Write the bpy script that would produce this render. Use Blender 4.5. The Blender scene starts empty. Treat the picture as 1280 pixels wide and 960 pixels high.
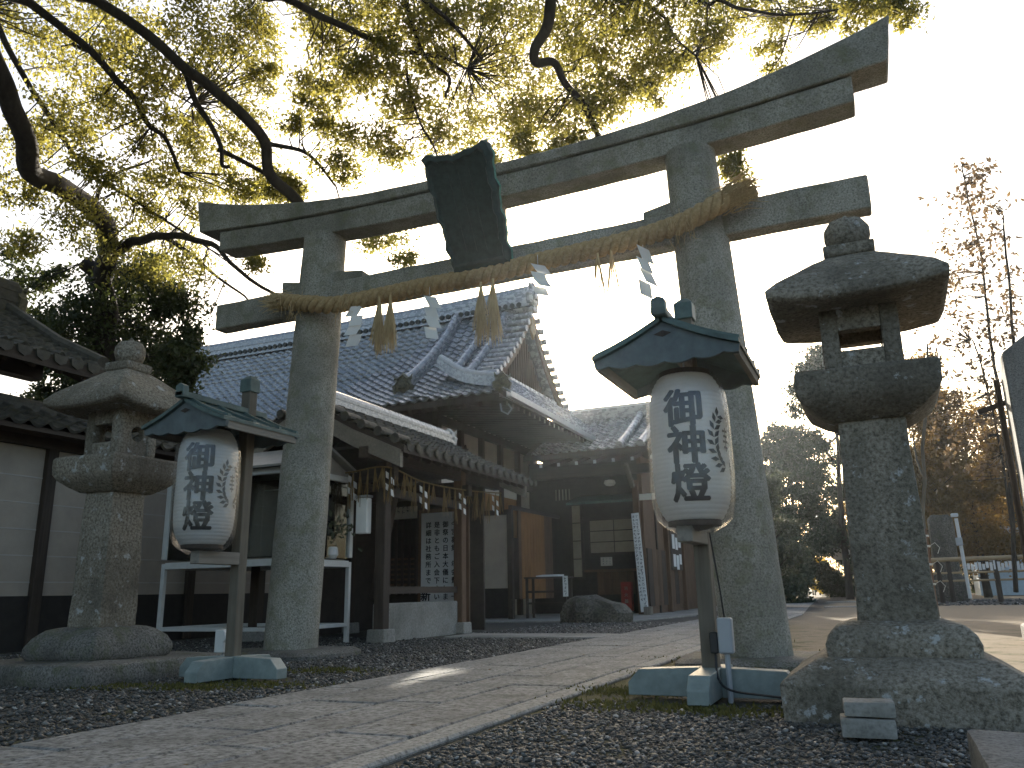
import bpy, bmesh, math, random
import numpy as np
from mathutils import Vector, Matrix, noise
rnd = random.Random(7)
R = math.radians
PI = math.pi
S = bpy.context.scene
COL = S.collection

# ------------------------------------------------------------------ camera
CAM = Vector((3.557, -7.5545, 0.6155))
YAW, PITCH, ROLL, FPX = 0.4149, 0.2521, -0.019, 1011.72
_f = Vector((-math.sin(YAW)*math.cos(PITCH), math.cos(YAW)*math.cos(PITCH), math.sin(PITCH)))
_r = Vector((math.cos(YAW), math.sin(YAW), 0)); _u = _r.cross(_f)
CR = _r*math.cos(ROLL)+_u*math.sin(ROLL); CU = -_r*math.sin(ROLL)+_u*math.cos(ROLL); CF = _f
cd = bpy.data.cameras.new('camera'); co = bpy.data.objects.new('camera', cd); COL.objects.link(co)
cd.sensor_fit = 'HORIZONTAL'; cd.sensor_width = 36.0; cd.lens = 36.0*FPX/1280.0
cd.clip_start = 0.05; cd.clip_end = 2000
co.matrix_world = Matrix(((CR.x, CU.x, -CF.x, CAM.x), (CR.y, CU.y, -CF.y, CAM.y), (CR.z, CU.z, -CF.z, CAM.z), (0, 0, 0, 1)))
S.camera = co

# ------------------------------------------------------------------ light
SUN_EL, SUN_AZ = 14.2, -19.0          # azimuth from +y towards +x
w = bpy.data.worlds.new('World'); S.world = w; w.use_nodes = True
nt = w.node_tree; bg = nt.nodes['Background']
sky = nt.nodes.new('ShaderNodeTexSky'); sky.sky_type = 'NISHITA'; sky.sun_disc = False
sky.sun_elevation = R(SUN_EL); sky.sun_rotation = R(SUN_AZ)
sky.air_density = 1.0; sky.dust_density = 4.5; sky.ozone_density = 1.0; sky.altitude = 50
nt.links.new(sky.outputs[0], bg.inputs[0]); bg.inputs[1].default_value = 0.15
sl = bpy.data.lights.new('sun', 'SUN'); so = bpy.data.objects.new('sun', sl); COL.objects.link(so)
sl.energy = 4.5; sl.angle = R(0.5); sl.color = (1.0, 0.92, 0.78)
sd = Vector((math.sin(R(SUN_AZ))*math.cos(R(SUN_EL)), math.cos(R(SUN_AZ))*math.cos(R(SUN_EL)), math.sin(R(SUN_EL))))
so.rotation_euler = sd.to_track_quat('Z', 'Y').to_euler(); so.location = sd*60
vs = S.view_settings
S.display_settings.display_device = 'sRGB'
vs.view_transform = 'Standard'; vs.look = 'None'; vs.gamma = 1; vs.exposure = 1.25; vs.use_curve_mapping = False
S.render.engine = 'CYCLES'
S.cycles.use_denoising = True
S.cycles.max_bounces = 7; S.cycles.transparent_max_bounces = 12; S.cycles.diffuse_bounces = 4

# ------------------------------------------------------------------ helpers
def ray(px, py): return CF+CR*((px-640)/FPX)+CU*((480-py)/FPX)
def at(px, py, x=None, y=None, z=None, d=None):
    "world point seen at a photograph pixel, on a given plane or at a given depth"
    r = ray(px, py)
    if x is not None: t = (x-CAM.x)/r.x
    elif y is not None: t = (y-CAM.y)/r.y
    elif z is not None: t = (z-CAM.z)/r.z
    else: t = d
    return CAM+r*t

WL = {}
def tag(o, label=None, cat=None, group=None, kind=None):
    if label: o['label'] = label
    if cat: o['category'] = cat
    if group: o['group'] = group
    if kind: o['kind'] = kind
    return o
def thing(name, loc, label, cat, group=None):
    o = bpy.data.objects.new(name, None); COL.objects.link(o); o.location = loc; o.empty_display_size = .2
    WL[o.name] = Vector(loc)
    return tag(o, label, cat, group)

class MB:
    def __init__(s): s.v = []; s.f = []
    def add(s, vs, fs):
        n = len(s.v); s.v += [Vector(a) for a in vs]; s.f += [tuple(i+n for i in f) for f in fs]; return s
    def box(s, c, d, rz=0, M=None):
        x, y, z = d[0]/2, d[1]/2, d[2]/2
        vs = [Vector((a*x, b*y, e*z)) for a in (-1, 1) for b in (-1, 1) for e in (-1, 1)]
        if rz: M = Matrix.Rotation(rz, 3, 'Z')
        if M is not None: vs = [M @ q for q in vs]
        c = Vector(c)
        return s.add([q+c for q in vs], [(0, 1, 3, 2), (4, 6, 7, 5), (0, 4, 5, 1), (2, 3, 7, 6), (0, 2, 6, 4), (1, 5, 7, 3)])
    def bar(s, a, b, wd, ht, up=(0, 0, 1)):
        a, b = Vector(a), Vector(b); t = b-a; L = t.length; t = t/L
        up = Vector(up)
        if abs(t.dot(up)) > .98: up = Vector((0, 1, 0))
        sd_ = t.cross(up).normalized(); u2 = sd_.cross(t)
        M = Matrix((t, sd_, u2)).transposed()
        return s.box((a+b)/2, (L, wd, ht), M=M)
    def loft(s, rings, cap=True, closed=True):
        n = len(rings[0]); b = len(s.v)
        for r in rings: s.v += [Vector(q) for q in r]
        for i in range(len(rings)-1):
            for j in range(n if closed else n-1):
                k = (j+1) % n
                s.f.append((b+i*n+j, b+i*n+k, b+(i+1)*n+k, b+(i+1)*n+j))
        if cap and closed:
            s.f.append(tuple(b+j for j in reversed(range(n)))); e = b+(len(rings)-1)*n
            s.f.append(tuple(e+j for j in range(n)))
        return s
    def lathe(s, prof, n=20, c=(0, 0, 0), cap=True):
        c = Vector(c)
        return s.loft([[c+Vector((r*math.cos(2*PI*k/n), r*math.sin(2*PI*k/n), z)) for k in range(n)] for r, z in prof], cap)
    def sq(s, prof, c=(0, 0, 0), n=4, seg=1, rot=PI/4):
        "square (n-gon) stack of half-widths; corner rings"
        c = Vector(c); rings = []
        for a, z in prof:
            rr = a/math.cos(PI/n)
            pts = [Vector((rr*math.cos(rot+2*PI*k/n), rr*math.sin(rot+2*PI*k/n), z)) for k in range(n)]
            ring = []
            for k in range(n):
                for j in range(seg): ring.append(c+pts[k].lerp(pts[(k+1) % n], j/seg))
            rings.append(ring)
        return s.loft(rings)
    def tube(s, pts, rads, n=6, cap=True):
        pts = [Vector(p) for p in pts]; rings = []; ref = Vector((0, 0, 1))
        t0 = (pts[1]-pts[0]).normalized()
        if abs(t0.dot(ref)) > .9: ref = Vector((1, 0, 0))
        sdv = t0.cross(ref).normalized()
        for i, p in enumerate(pts):
            t = (pts[min(i+1, len(pts)-1)]-pts[max(i-1, 0)]).normalized()
            sdv = (sdv-t*sdv.dot(t)).normalized(); up = sdv.cross(t)
            r = rads[i] if hasattr(rads, '__len__') else rads
            rings.append([p+sdv*(r*math.cos(2*PI*k/n))+up*(r*math.sin(2*PI*k/n)) for k in range(n)])
        return s.loft(rings, cap)
    def prism(s, poly, a, b):
        "poly: list of 3-D points of one side; a,b offset vectors of both ends"
        a, b = Vector(a), Vector(b)
        return s.loft([[Vector(p)+a for p in poly], [Vector(p)+b for p in poly]])
    def build(s, name, mat, parent=None, smooth=False, bevel=0, seg=1, rough=None, origin=None, sharp=35):
        me = bpy.data.meshes.new(name)
        if origin is None:
            lo = Vector([min(q[i] for q in s.v) for i in range(3)]); hi = Vector([max(q[i] for q in s.v) for i in range(3)])
            origin = (lo+hi)/2; origin.z = lo.z
        origin = Vector(origin)
        me.from_pydata([q-origin for q in s.v], [], s.f)
        bm = bmesh.new(); bm.from_mesh(me)
        bmesh.ops.recalc_face_normals(bm, faces=bm.faces)
        if bevel:
            es = [e for e in bm.edges if len(e.link_faces) == 2 and e.calc_face_angle(0) > R(30)]
            bmesh.ops.bevel(bm, geom=es, offset=bevel, segments=seg, profile=.6, affect='EDGES', clamp_overlap=True)
        if rough:
            amp, sc, size = rough
            for _ in range(6):
                es = [e for e in bm.edges if e.calc_length() > size]
                if not es or len(bm.verts) > 9000: break
                bmesh.ops.subdivide_edges(bm, edges=es, cuts=1, use_grid_fill=True)
            bmesh.ops.triangulate(bm, faces=[f for f in bm.faces if len(f.verts) > 4])
            bm.normal_update()
            so_ = Vector((rnd.uniform(-50, 50), rnd.uniform(-50, 50), rnd.uniform(-50, 50)))
            for vv in bm.verts:
                q = (vv.co+so_)*sc
                vv.co += vv.normal*(noise.noise(q)*amp+noise.noise(q*3.1)*amp*.45)
        bm.to_mesh(me); bm.free()
        if smooth:
            me.polygons.foreach_set('use_smooth', [True]*len(me.polygons))
            if smooth != 'all':
                try: me.set_sharp_from_angle(angle=R(sharp))
                except Exception: pass
        me.materials.append(M[mat] if isinstance(mat, str) else mat)
        return link(name, me, origin, parent)
def link(name, me, origin, parent=None):
    o = bpy.data.objects.new(name, me); COL.objects.link(o); WL[o.name] = Vector(origin)
    if parent is not None:
        o.parent = parent; o.location = Vector(origin)-WL[parent.name]
    else: o.location = origin
    return o
def copy_tree(o, parent=None):
    c = o.copy(); COL.objects.link(c)
    if parent is not None: c.parent = parent
    WL[c.name] = WL[o.name]
    for ch in list(o.children): copy_tree(ch, c)
    return c
def np_mesh(name, tv, tf, T, mat, parent=None, origin=(0, 0, 0), smooth=False, kind=None):
    "many transformed copies of one small template joined in one mesh; T: (n,3,4)"
    n = len(T); tv = np.array(tv, float); nv = len(tv)
    P = np.einsum('nij,vj->nvi', T[:, :, :3], tv)+T[:, None, :, 3]-np.array(origin)
    me = bpy.data.meshes.new(name); k = len(tf[0])
    F = (np.array(tf)[None]+np.arange(n)[:, None, None]*nv).reshape(-1)
    me.vertices.add(n*nv); me.vertices.foreach_set('co', P.reshape(-1).astype(np.float32))
    me.loops.add(len(F)); me.loops.foreach_set('vertex_index', F.astype(np.int32))
    nf = n*len(tf); me.polygons.add(nf)
    me.polygons.foreach_set('loop_start', np.arange(nf, dtype=np.int32)*k)
    if smooth: me.polygons.foreach_set('use_smooth', np.ones(nf, bool))
    me.update(); me.validate()
    me.materials.append(M[mat])
    o = link(name, me, Vector(origin), parent)
    if kind: o['kind'] = kind
    return o

# ------------------------------------------------------------------ materials
M = {}
class NT:
    def __init__(s, name):
        s.m = bpy.data.materials.new(name); s.m.use_nodes = True; s.t = s.m.node_tree; s.t.nodes.clear()
        s.out = s.n('ShaderNodeOutputMaterial'); M[name] = s.m
        s.co = s.n('ShaderNodeTexCoord').outputs['Object']
    def n(s, typ, **kw):
        nd = s.t.nodes.new(typ)
        for k, v_ in kw.items(): setattr(nd, k, v_)
        return nd
    def l(s, a, b): s.t.links.new(a, b)
    def rand(s):
        oi = s.n('ShaderNodeObjectInfo'); mp = s.n('ShaderNodeVectorMath', operation='MULTIPLY_ADD')
        cb = s.n('ShaderNodeCombineXYZ')
        for i in range(3): s.l(oi.outputs['Random'], cb.inputs[i])
        s.l(cb.outputs[0], mp.inputs[0]); mp.inputs[1].default_value = (37, 53, 71); s.l(s.co, mp.inputs[2])
        s.co = mp.outputs[0]; s.oi = oi
    def noise(s, sc, det=3, rough=.55, stretch=None, vec=None):
        nd = s.n('ShaderNodeTexNoise'); nd.inputs['Scale'].default_value = sc; nd.inputs['Detail'].default_value = det
        nd.inputs['Roughness'].default_value = rough; v_ = vec or s.co
        if stretch:
            mp = s.n('ShaderNodeMapping'); mp.inputs['Scale'].default_value = stretch; s.l(v_, mp.inputs[0]); v_ = mp.outputs[0]
        s.l(v_, nd.inputs['Vector']); return nd.outputs['Fac']
    def ramp(s, fac, stops):
        r = s.n('ShaderNodeValToRGB'); e = r.color_ramp.elements
        while len(e) < len(stops): e.new(.5)
        for q, (p, c) in zip(e, stops):
            q.position = p; q.color = (*c, 1) if len(c) == 3 else c
        s.l(fac, r.inputs[0]); return r.outputs[0]
    def mask(s, fac, lo, hi):
        r = s.n('ShaderNodeMapRange'); r.inputs[1].default_value = lo; r.inputs[2].default_value = hi; r.clamp = True
        s.l(fac, r.inputs[0]); return r.outputs[0]
    def mix(s, fac, a, b, mode='MIX'):
        x = s.n('ShaderNodeMix', data_type='RGBA', blend_type=mode)
        for i, q in ((0, fac), (6, a), (7, b)):
            if hasattr(q, 'is_output'): s.l(q, x.inputs[i])
            elif i == 0: x.inputs[0].default_value = q
            else: x.inputs[i].default_value = (*q, 1)
        return x.outputs[2]
    def math(s, op, a, b=None):
        x = s.n('ShaderNodeMath', operation=op)
        for i, q in ((0, a), (1, b)):
            if q is None: continue
            if hasattr(q, 'is_output'): s.l(q, x.inputs[i])
            else: x.inputs[i].default_value = q
        return x.outputs[0]
    def bump(s, h, st=.4, dist=.01):
        b = s.n('ShaderNodeBump'); b.inputs['Strength'].default_value = st; b.inputs['Distance'].default_value = dist
        s.l(h, b.inputs['Height']); return b.outputs[0]
    def pbr(s, col, rough=.7, normal=None, metal=0, spec=.5, out=True):
        p = s.n('ShaderNodeBsdfPrincipled')
        for k, q in (('Base Color', col), ('Roughness', rough), ('Metallic', metal), ('Specular IOR Level', spec)):
            if hasattr(q, 'is_output'): s.l(q, p.inputs[k])
            else: p.inputs[k].default_value = (*q, 1) if k == 'Base Color' else q
        if normal is not None: s.l(normal, p.inputs['Normal'])
        if out: s.l(p.outputs[0], s.out.inputs[0])
        return p.outputs[0]

def m_stone(name, c1, c2, dark, fine=90, lichen=None, bump=.6, stain=.55, moss=None, big=1.6):
    t = NT(name); t.rand()
    a = t.noise(fine, 2, .7); b = t.noise(big, 4); sp = t.noise(fine*1.7, 1)
    c = t.ramp(a, [(.32, dark), (.48, c1), (.66, c2)])
    c = t.mix(t.math('MULTIPLY', t.mask(b, .42, .7), stain), c, [q*.38 for q in c1])
    st = t.noise(3.0, 4, .6, (1, 1, .18)); c = t.mix(t.math('MULTIPLY', t.mask(st, .52, .72), stain*.8), c, [c1[0]*.3, c1[1]*.31, c1[2]*.27])
    if lichen:
        li = t.noise(9, 5, .7); c = t.mix(t.math('MULTIPLY', t.mask(li, .60, .66), .75), c, lichen)
    if moss:
        mo = t.noise(5, 5, .7); c = t.mix(t.math('MULTIPLY', t.mask(mo, .5, .68), .7), c, moss)
    h = t.math('ADD', t.math('MULTIPLY', a, .5), t.math('MULTIPLY', t.noise(fine*.35, 4, .7), .8))
    t.pbr(c, .85, t.bump(h, bump, .012), spec=.3)
m_stone('granite', (.32, .305, .255), (.43, .415, .365), (.16, .152, .128), 60, moss=(.17, .17, .10), stain=.6, bump=1.0)
m_stone('lantern_stone', (.235, .205, .158), (.34, .305, .25), (.105, .09, .068), 50, lichen=(.46, .47, .46), bump=1.0, stain=.75)
m_stone('plinth_stone', (.16, .152, .135), (.25, .24, .22), (.055, .053, .046), 60, moss=(.09, .10, .045), bump=1.0, stain=.7)
m_stone('slab_stone', (.245, .242, .228), (.36, .355, .338), (.085, .083, .077), 30, bump=1.0, stain=.5, big=2.2)
m_stone('kerb_stone', (.30, .29, .265), (.40, .39, .365), (.13, .125, .115), 40, bump=.6, stain=.3)
m_stone('rock', (.12, .105, .085), (.2, .18, .15), (.045, .04, .035), 22, moss=(.075, .075, .04), bump=1.2, stain=.7)
m_stone('concrete', (.30, .29, .26), (.36, .35, .32), (.22, .21, .19), 40, bump=.3, stain=.5)
m_stone('monolith_stone', (.17, .175, .17), (.24, .245, .24), (.09, .09, .09), 70, bump=.5, stain=.5)

def m_wood(name, c1, c2, grain=(30, 30, 1.2), rough=.72, bump=.3, stain=None):
    t = NT(name); t.rand()
    a = t.noise(1.0, 4, .65, grain); b = t.noise(2.0, 3)
    c = t.mix(t.mask(a, .3, .7), c1, c2); c = t.mix(t.math('MULTIPLY', t.mask(b, .45, .75), .5), c, [q*.5 for q in c1])
    if stain: c = t.mix(t.math('MULTIPLY', t.mask(t.noise(4, 5, .7), .5, .7), .6), c, stain)
    t.pbr(c, rough, t.bump(a, bump, .006), spec=.35)
m_wood('dark_wood', (.042, .031, .024), (.075, .057, .044))
m_wood('dark_wood_x', (.042, .031, .024), (.075, .057, .044), (1.2, 30, 30))
m_wood('dark_wood_y', (.042, .031, .024), (.075, .057, .044), (30, 1.2, 30))
m_wood('brown_wood', (.10, .06, .036), (.165, .10, .06))
m_wood('orange_wood', (.23, .115, .045), (.32, .165, .065), (14, 14, .9))
m_wood('grey_wood', (.18, .155, .125), (.29, .255, .21))
m_wood('grey_wood_y', (.17, .15, .125), (.27, .245, .205), (30, 1.2, 30))
m_wood('pole_wood', (.11, .095, .072), (.19, .165, .125), (26, 26, 1.2))
m_wood('bamboo', (.34, .24, .13), (.45, .33, .19), (2, 30, 30), .5)
m_wood('bark', (.026, .021, .017), (.06, .05, .04), (14, 14, 3), .9, 1.0)
m_wood('bark_brown', (.14, .075, .045), (.24, .14, .085), (18, 18, 2), .9, .8)

def m_plain(name, col, rough=.6, var=.15, sc=6, metal=0, bump=0, spec=.5):
    t = NT(name); t.rand()
    a = t.noise(sc, 4, .65)
    c = t.mix(t.mask(a, .3, .7), [q*(1-var) for q in col], [min(1, q*(1+var)) for q in col])
    t.pbr(c, rough, t.bump(a, bump, .005) if bump else None, metal, spec)
m_plain('plaster', (.385, .335, .28), .85, .10, 3, bump=.1)
m_plain('joint_soil', (.05, .045, .035), .95, .4, 30)
m_plain('plaster_white', (.60, .56, .50), .85, .08, 3)
m_plain('stripe_white', (.46, .43, .40), .8, .08, 5)
m_plain('black_board', (.022, .019, .017), .7, .3)
m_plain('copper', (.075, .115, .108), .55, .35, 9, metal=.15, bump=.2)
m_plain('steel_green', (.20, .245, .235), .5, .18, 14, bump=.1)
m_plain('lead', (.10, .125, .13), .6, .25, 9, bump=.2)
m_plain('bronze', (.028, .050, .044), .6, .35, 14, metal=.15, bump=.5)
m_plain('verdigris', (.10, .26, .21), .75, .4, 18)
m_plain('paper', (.74, .74, .73), .8, .03, 8)
m_plain('old_paper', (.62, .58, .50), .8, .08, 8)
m_plain('ink', (.012, .012, .014), .6, .2)
m_plain('grey_ink', (.06, .06, .065), .7, .2)
m_plain('white_paint', (.58, .59, .58), .4, .07, 10)
m_plain('alu', (.58, .60, .62), .35, .1, 20, metal=.7)
m_plain('grey_plastic', (.34, .36, .38), .45, .08)
m_plain('black_cable', (.02, .02, .02), .5, .1)
m_plain('red_paint', (.35, .03, .02), .4, .12)
m_plain('pale_roof', (.26, .25, .23), .55, .15, 9)
m_plain('verge_white', (.62, .60, .58), .75, .2, 8)
m_plain('ornament', (.13, .115, .075), .7, .5, 18, bump=.8)
m_plain('gold_wood', (.34, .22, .10), .6, .3, 12)
m_plain('gutter', (.42, .43, .43), .4, .12, 9, metal=.4)
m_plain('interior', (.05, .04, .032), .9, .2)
m_plain('shoji', (.34, .29, .21), .85, .1)
m_plain('blue_tarp', (.45, .55, .62), .6, .1)
m_plain('white_glow', (.85, .86, .84), .4, .05)

# kiln-grey roof tiles with a soft sheen
t = NT('tile'); t.rand()
a = t.noise(7, 4, .6); g = t.n('ShaderNodeNewGeometry')
c = t.mix(t.mask(a, .3, .7), (.40, .40, .405), (.52, .515, .51))
c = t.mix(t.math('MULTIPLY', g.outputs['Random Per Island'], .45), c, (.18, .18, .185))
c = t.mix(t.math('MULTIPLY', t.oi.outputs['Random'], .35), c, (.13, .135, .15))
t.pbr(c, t.mask(a, -.2, 2.4), t.bump(a, .12, .004), metal=.3, spec=.8)
t = NT('tile_old'); t.rand()
a = t.noise(9, 5, .7)
c = t.mix(t.mask(a, .35, .65), (.05, .047, .04), (.10, .095, .08)); c = t.mix(t.math('MULTIPLY', t.mask(t.noise(4, 4), .5, .7), .5), c, (.085, .075, .035))
t.pbr(c, .7, t.bump(a, .3, .006), spec=.4)

# straw / rope
t = NT('straw'); t.rand()
a = t.noise(1, 3, .6, (60, 60, 6)); c = t.ramp(a, [(.3, (.34, .24, .115)), (.6, (.56, .43, .24)), (.8, (.68, .55, .34))])
t.pbr(c, .8, t.bump(a, .5, .006), spec=.2)
t = NT('shaded_straw'); t.rand()  # straw darkened for the fringe: eave shade put into the colour
a = t.noise(1, 3, .6, (60, 60, 6)); t.pbr(t.ramp(a, [(.3, (.10, .065, .03)), (.7, (.26, .18, .08))]), .8, spec=.2)
t = NT('rope'); t.rand()
a = t.noise(26, 4, .7); c = t.ramp(a, [(.25, (.25, .165, .08)), (.55, (.42, .30, .155)), (.85, (.54, .42, .25))])
t.pbr(c, .85, t.bump(a, .35, .006), spec=.15)

# lantern paper: lets light through
t = NT('lantern_paper'); t.rand()
a = t.noise(5, 4); c = t.mix(t.mask(a, .35, .75), (.68, .68, .66), (.58, .58, .56))
dn = t.noise(9, 4, .6, (1, 1, .5)); 
d = t.n('ShaderNodeBsdfDiffuse'); tr = t.n('ShaderNodeBsdfTranslucent'); mx = t.n('ShaderNodeMixShader'); mx.inputs[0].default_value = .32
t.l(c, d.inputs[0]); t.l(c, tr.inputs[0]); t.l(d.outputs[0], mx.inputs[1]); t.l(tr.outputs[0], mx.inputs[2]); t.l(mx.outputs[0], t.out.inputs[0])
# clear film
t = NT('film'); t.rand()
a = t.noise(1, 5, .7, (9, 9, 2.2)); bp = t.bump(a, 1.0, .03)
gl = t.n('ShaderNodeBsdfGlossy'); gl.inputs['Roughness'].default_value = .16; gl.inputs[0].default_value = (.9, .9, .9, 1); t.l(bp, gl.inputs['Normal'])
tp = t.n('ShaderNodeBsdfTransparent'); tp.inputs[0].default_value = (.95, .95, .95, 1)
mx = t.n('ShaderNodeMixShader'); fr = t.n('ShaderNodeLayerWeight'); fr.inputs[0].default_value = .25
t.l(t.math('MULTIPLY_ADD', fr.outputs['Facing'], .42), mx.inputs[0]); t.l(tp.outputs[0], mx.inputs[1]); t.l(gl.outputs[0], mx.inputs[2]); t.l(mx.outputs[0], t.out.inputs[0])
mx.inputs[0].links[0].from_node.inputs[2].default_value = .05
# window glass
t = NT('glass')
gl = t.n('ShaderNodeBsdfGlossy'); gl.inputs['Roughness'].default_value = .03; gl.inputs[0].default_value = (.9, .92, .92, 1)
tp = t.n('ShaderNodeBsdfTransparent'); tp.inputs[0].default_value = (.82, .86, .84, 1)
mx = t.n('ShaderNodeMixShader'); fr = t.n('ShaderNodeFresnel'); fr.inputs[0].default_value = 1.5
t.l(fr.outputs[0], mx.inputs[0]); t.l(tp.outputs[0], mx.inputs[1]); t.l(gl.outputs[0], mx.inputs[2]); t.l(mx.outputs[0], t.out.inputs[0])

def m_leaf(name, c1, c2, tc, tmix=.5, rough=.5):
    t = NT(name); g = t.n('ShaderNodeNewGeometry'); r_ = g.outputs['Random Per Island']
    c = t.mix(r_, c1, c2)
    p = t.pbr(c, rough, out=False, spec=.35)
    tr = t.n('ShaderNodeBsdfTranslucent'); c3 = t.mix(r_, tc, [q*1.5 for q in tc]); t.l(c3, tr.inputs[0])
    mx = t.n('ShaderNodeMixShader'); mx.inputs[0].default_value = tmix
    t.l(p, mx.inputs[1]); t.l(tr.outputs[0], mx.inputs[2]); t.l(mx.outputs[0], t.out.inputs[0])
m_leaf('leaf_camphor', (.06, .085, .02), (.12, .125, .035), (.30, .275, .06), .57)
m_leaf('leaf_dark', (.03, .05, .022), (.065, .085, .035), (.07, .085, .02), .35)
m_leaf('leaf_evergreen', (.022, .042, .028), (.05, .07, .042), (.05, .06, .018), .16)
m_leaf('leaf_gloss', (.05, .07, .045), (.11, .12, .085), (.08, .09, .03), .25, .3)
m_leaf('leaf_autumn', (.10, .075, .028), (.15, .105, .04), (.26, .16, .045), .5)
m_leaf('leaf_sparse', (.11, .075, .045), (.18, .125, .08), (.20, .13, .06), .35)
m_leaf('leaf_yellow', (.2, .16, .03), (.28, .22, .04), (.6, .45, .06), .6)
m_leaf('leaf_fallen', (.12, .07, .03), (.22, .14, .05), (.1, .06, .02), .1, .7)
m_leaf('leaf_grass', (.07, .075, .02), (.13, .12, .035), (.1, .1, .03), .3, .7)

# pebbles: one colour per stone
t = NT('pebble'); g = t.n('ShaderNodeNewGeometry')
c = t.ramp(g.outputs['Random Per Island'], [(0, (.035, .035, .032)), (.35, (.07, .069, .063)), (.6, (.11, .107, .098)), (.8, (.085, .074, .06)), (.93, (.17, .165, .15)), (1, (.40, .39, .36))])
a = t.noise(60, 3); c = t.mix(.35, c, t.mix(a, (.05, .05, .05), (.25, .25, .24)), 'MULTIPLY') if False else c
t.pbr(c, .6, t.bump(a, .3, .004), spec=.4)

# ground: gravel bed near the camera, sand court on the right, moss by stones and path
t = NT('ground')
sx = t.n('ShaderNodeSeparateXYZ'); t.l(t.co, sx.inputs[0])
wob = t.noise(.9, 4, .6); wx = t.math('ADD', sx.outputs[0], t.math('MULTIPLY', wob, .9)); wy = t.math('ADD', sx.outputs[1], t.math('MULTIPLY', wob, 1.4))
fine = t.noise(70, 4, .7); mid = t.noise(6, 5, .65)
grav = t.ramp(fine, [(.3, (.045, .042, .036)), (.5, (.085, .08, .07)), (.72, (.15, .145, .135))])
sand = t.mix(mid, (.25, .195, .135), (.36, .295, .215)); sand = t.mix(t.math('MULTIPLY', t.mask(fine, .5, .75), .5), sand, (.22, .165, .11))
sand = t.mix(t.math('MULTIPLY', t.mask(t.noise(26, 3, .6), .66, .72), .8), sand, (.10, .07, .04))
court = t.math('MULTIPLY', t.mask(wx, 1.9, 2.5), t.mask(wy, -1.0, -.2))
c = t.mix(court, grav, sand)
mo = t.mask(t.math('ADD', t.noise(2.2, 5, .7), t.math('MULTIPLY', t.noise(30, 3), .25)), .62, .78)
near = t.mask(sx.outputs[1], 9, 3)
c = t.mix(t.math('MULTIPLY', t.math('MULTIPLY', mo, near), .85), c, (.075, .078, .022))
# mossy margin along the path's right edge
mg = t.math('MULTIPLY', t.mask(sx.outputs[0], 1.6, 1.75), t.mask(wx, 2.9, 2.35)); mg = t.math('MULTIPLY', mg, t.mask(t.math('ABSOLUTE', t.math('ADD', sx.outputs[1], -2.0)), 6.5, 5))
c = t.mix(t.math('MULTIPLY', mg, t.mask(mid, .35, .6)), c, (.13, .115, .045))
t.pbr(c, .95, t.bump(t.math('ADD', fine, t.math('MULTIPLY', mid, 1.5)), .8, .02), spec=.2)

# ------------------------------------------------------------------ ground and path
def plane(name, x0, x1, y0, y1, z, mat, nx=1, ny=1, parent=None, wavy=0):
    mb = MB(); 
    for j in range(ny+1):
        for i in range(nx+1):
            x = x0+(x1-x0)*i/nx; y = y0+(y1-y0)*j/ny
            mb.v.append(Vector((x, y, z+(noise.noise(Vector((x*.6, y*.6, 0)))*wavy if wavy else 0))))
    for j in range(ny):
        for i in range(nx):
            a = j*(nx+1)+i; mb.f.append((a, a+1, a+nx+2, a+nx+1))
    return mb.build(name, mat, parent, origin=(0, 0, 0))
gd = plane('ground', -400, 400, -60, 600, -.024, 'ground'); tag(gd, kind='structure')

path = plane('path', -.1, 1.72, -9, 13.6, -.018, 'joint_soil'); tag(path, kind='structure')
rp = random.Random(3)
cols = [(-.1, .27), (.27, .76), (.76, 1.12), (1.12, 1.555)]
for ci, (a, b) in enumerate(cols):
    y = -8.2+rp.uniform(0, .5)
    while y < 13.5:
        L = rp.uniform(.75, 1.5); 
        if y+L > 13.5: L = 13.5-y
        if L > .15:
            mb = MB(); g_ = .010
            mb.box(((a+b)/2, y+L/2, -.06+rp.uniform(-.003, .003)), (b-a-2*g_, L-2*g_, .12))
            o = mb.build('paving_slab', 'slab_stone', path, smooth=True, bevel=.007, rough=(.004, 2.5, .3))
        y += L
y = -8.4
while y < 13.5:
    L = rp.uniform(1.1, 1.9); L = min(L, 13.5-y)
    mb = MB(); mb.box(((1.555+1.72)/2, y+L/2, -.059+rp.uniform(-.003, .003)), (.165-.014, L-.016, .12))
    mb.build('edge_slab', 'kerb_stone', path, smooth=True, bevel=.01, rough=(.004, 3, .3)); y += L
# the far stretch swings slightly left, one sheet (joints too fine to see)
far = MB(); ys = [13.52, 18, 24, 31, 40, 52, 66]
xl = [-.15, -.25, -.5, -.9, -1.5, -2.4, -3.6]; xr = [1.72, 1.45, 1.1, .75, .3, -.3, -1.2]
for i, y in enumerate(ys): far.v += [Vector((xl[i], y, -.012)), Vector((xr[i], y, -.012))]
for i in range(len(ys)-1): far.f.append((2*i, 2*i+1, 2*i+3, 2*i+2))
tag(far.build('path', 'slab_stone', origin=(0, 30, 0)), kind='structure')
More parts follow.
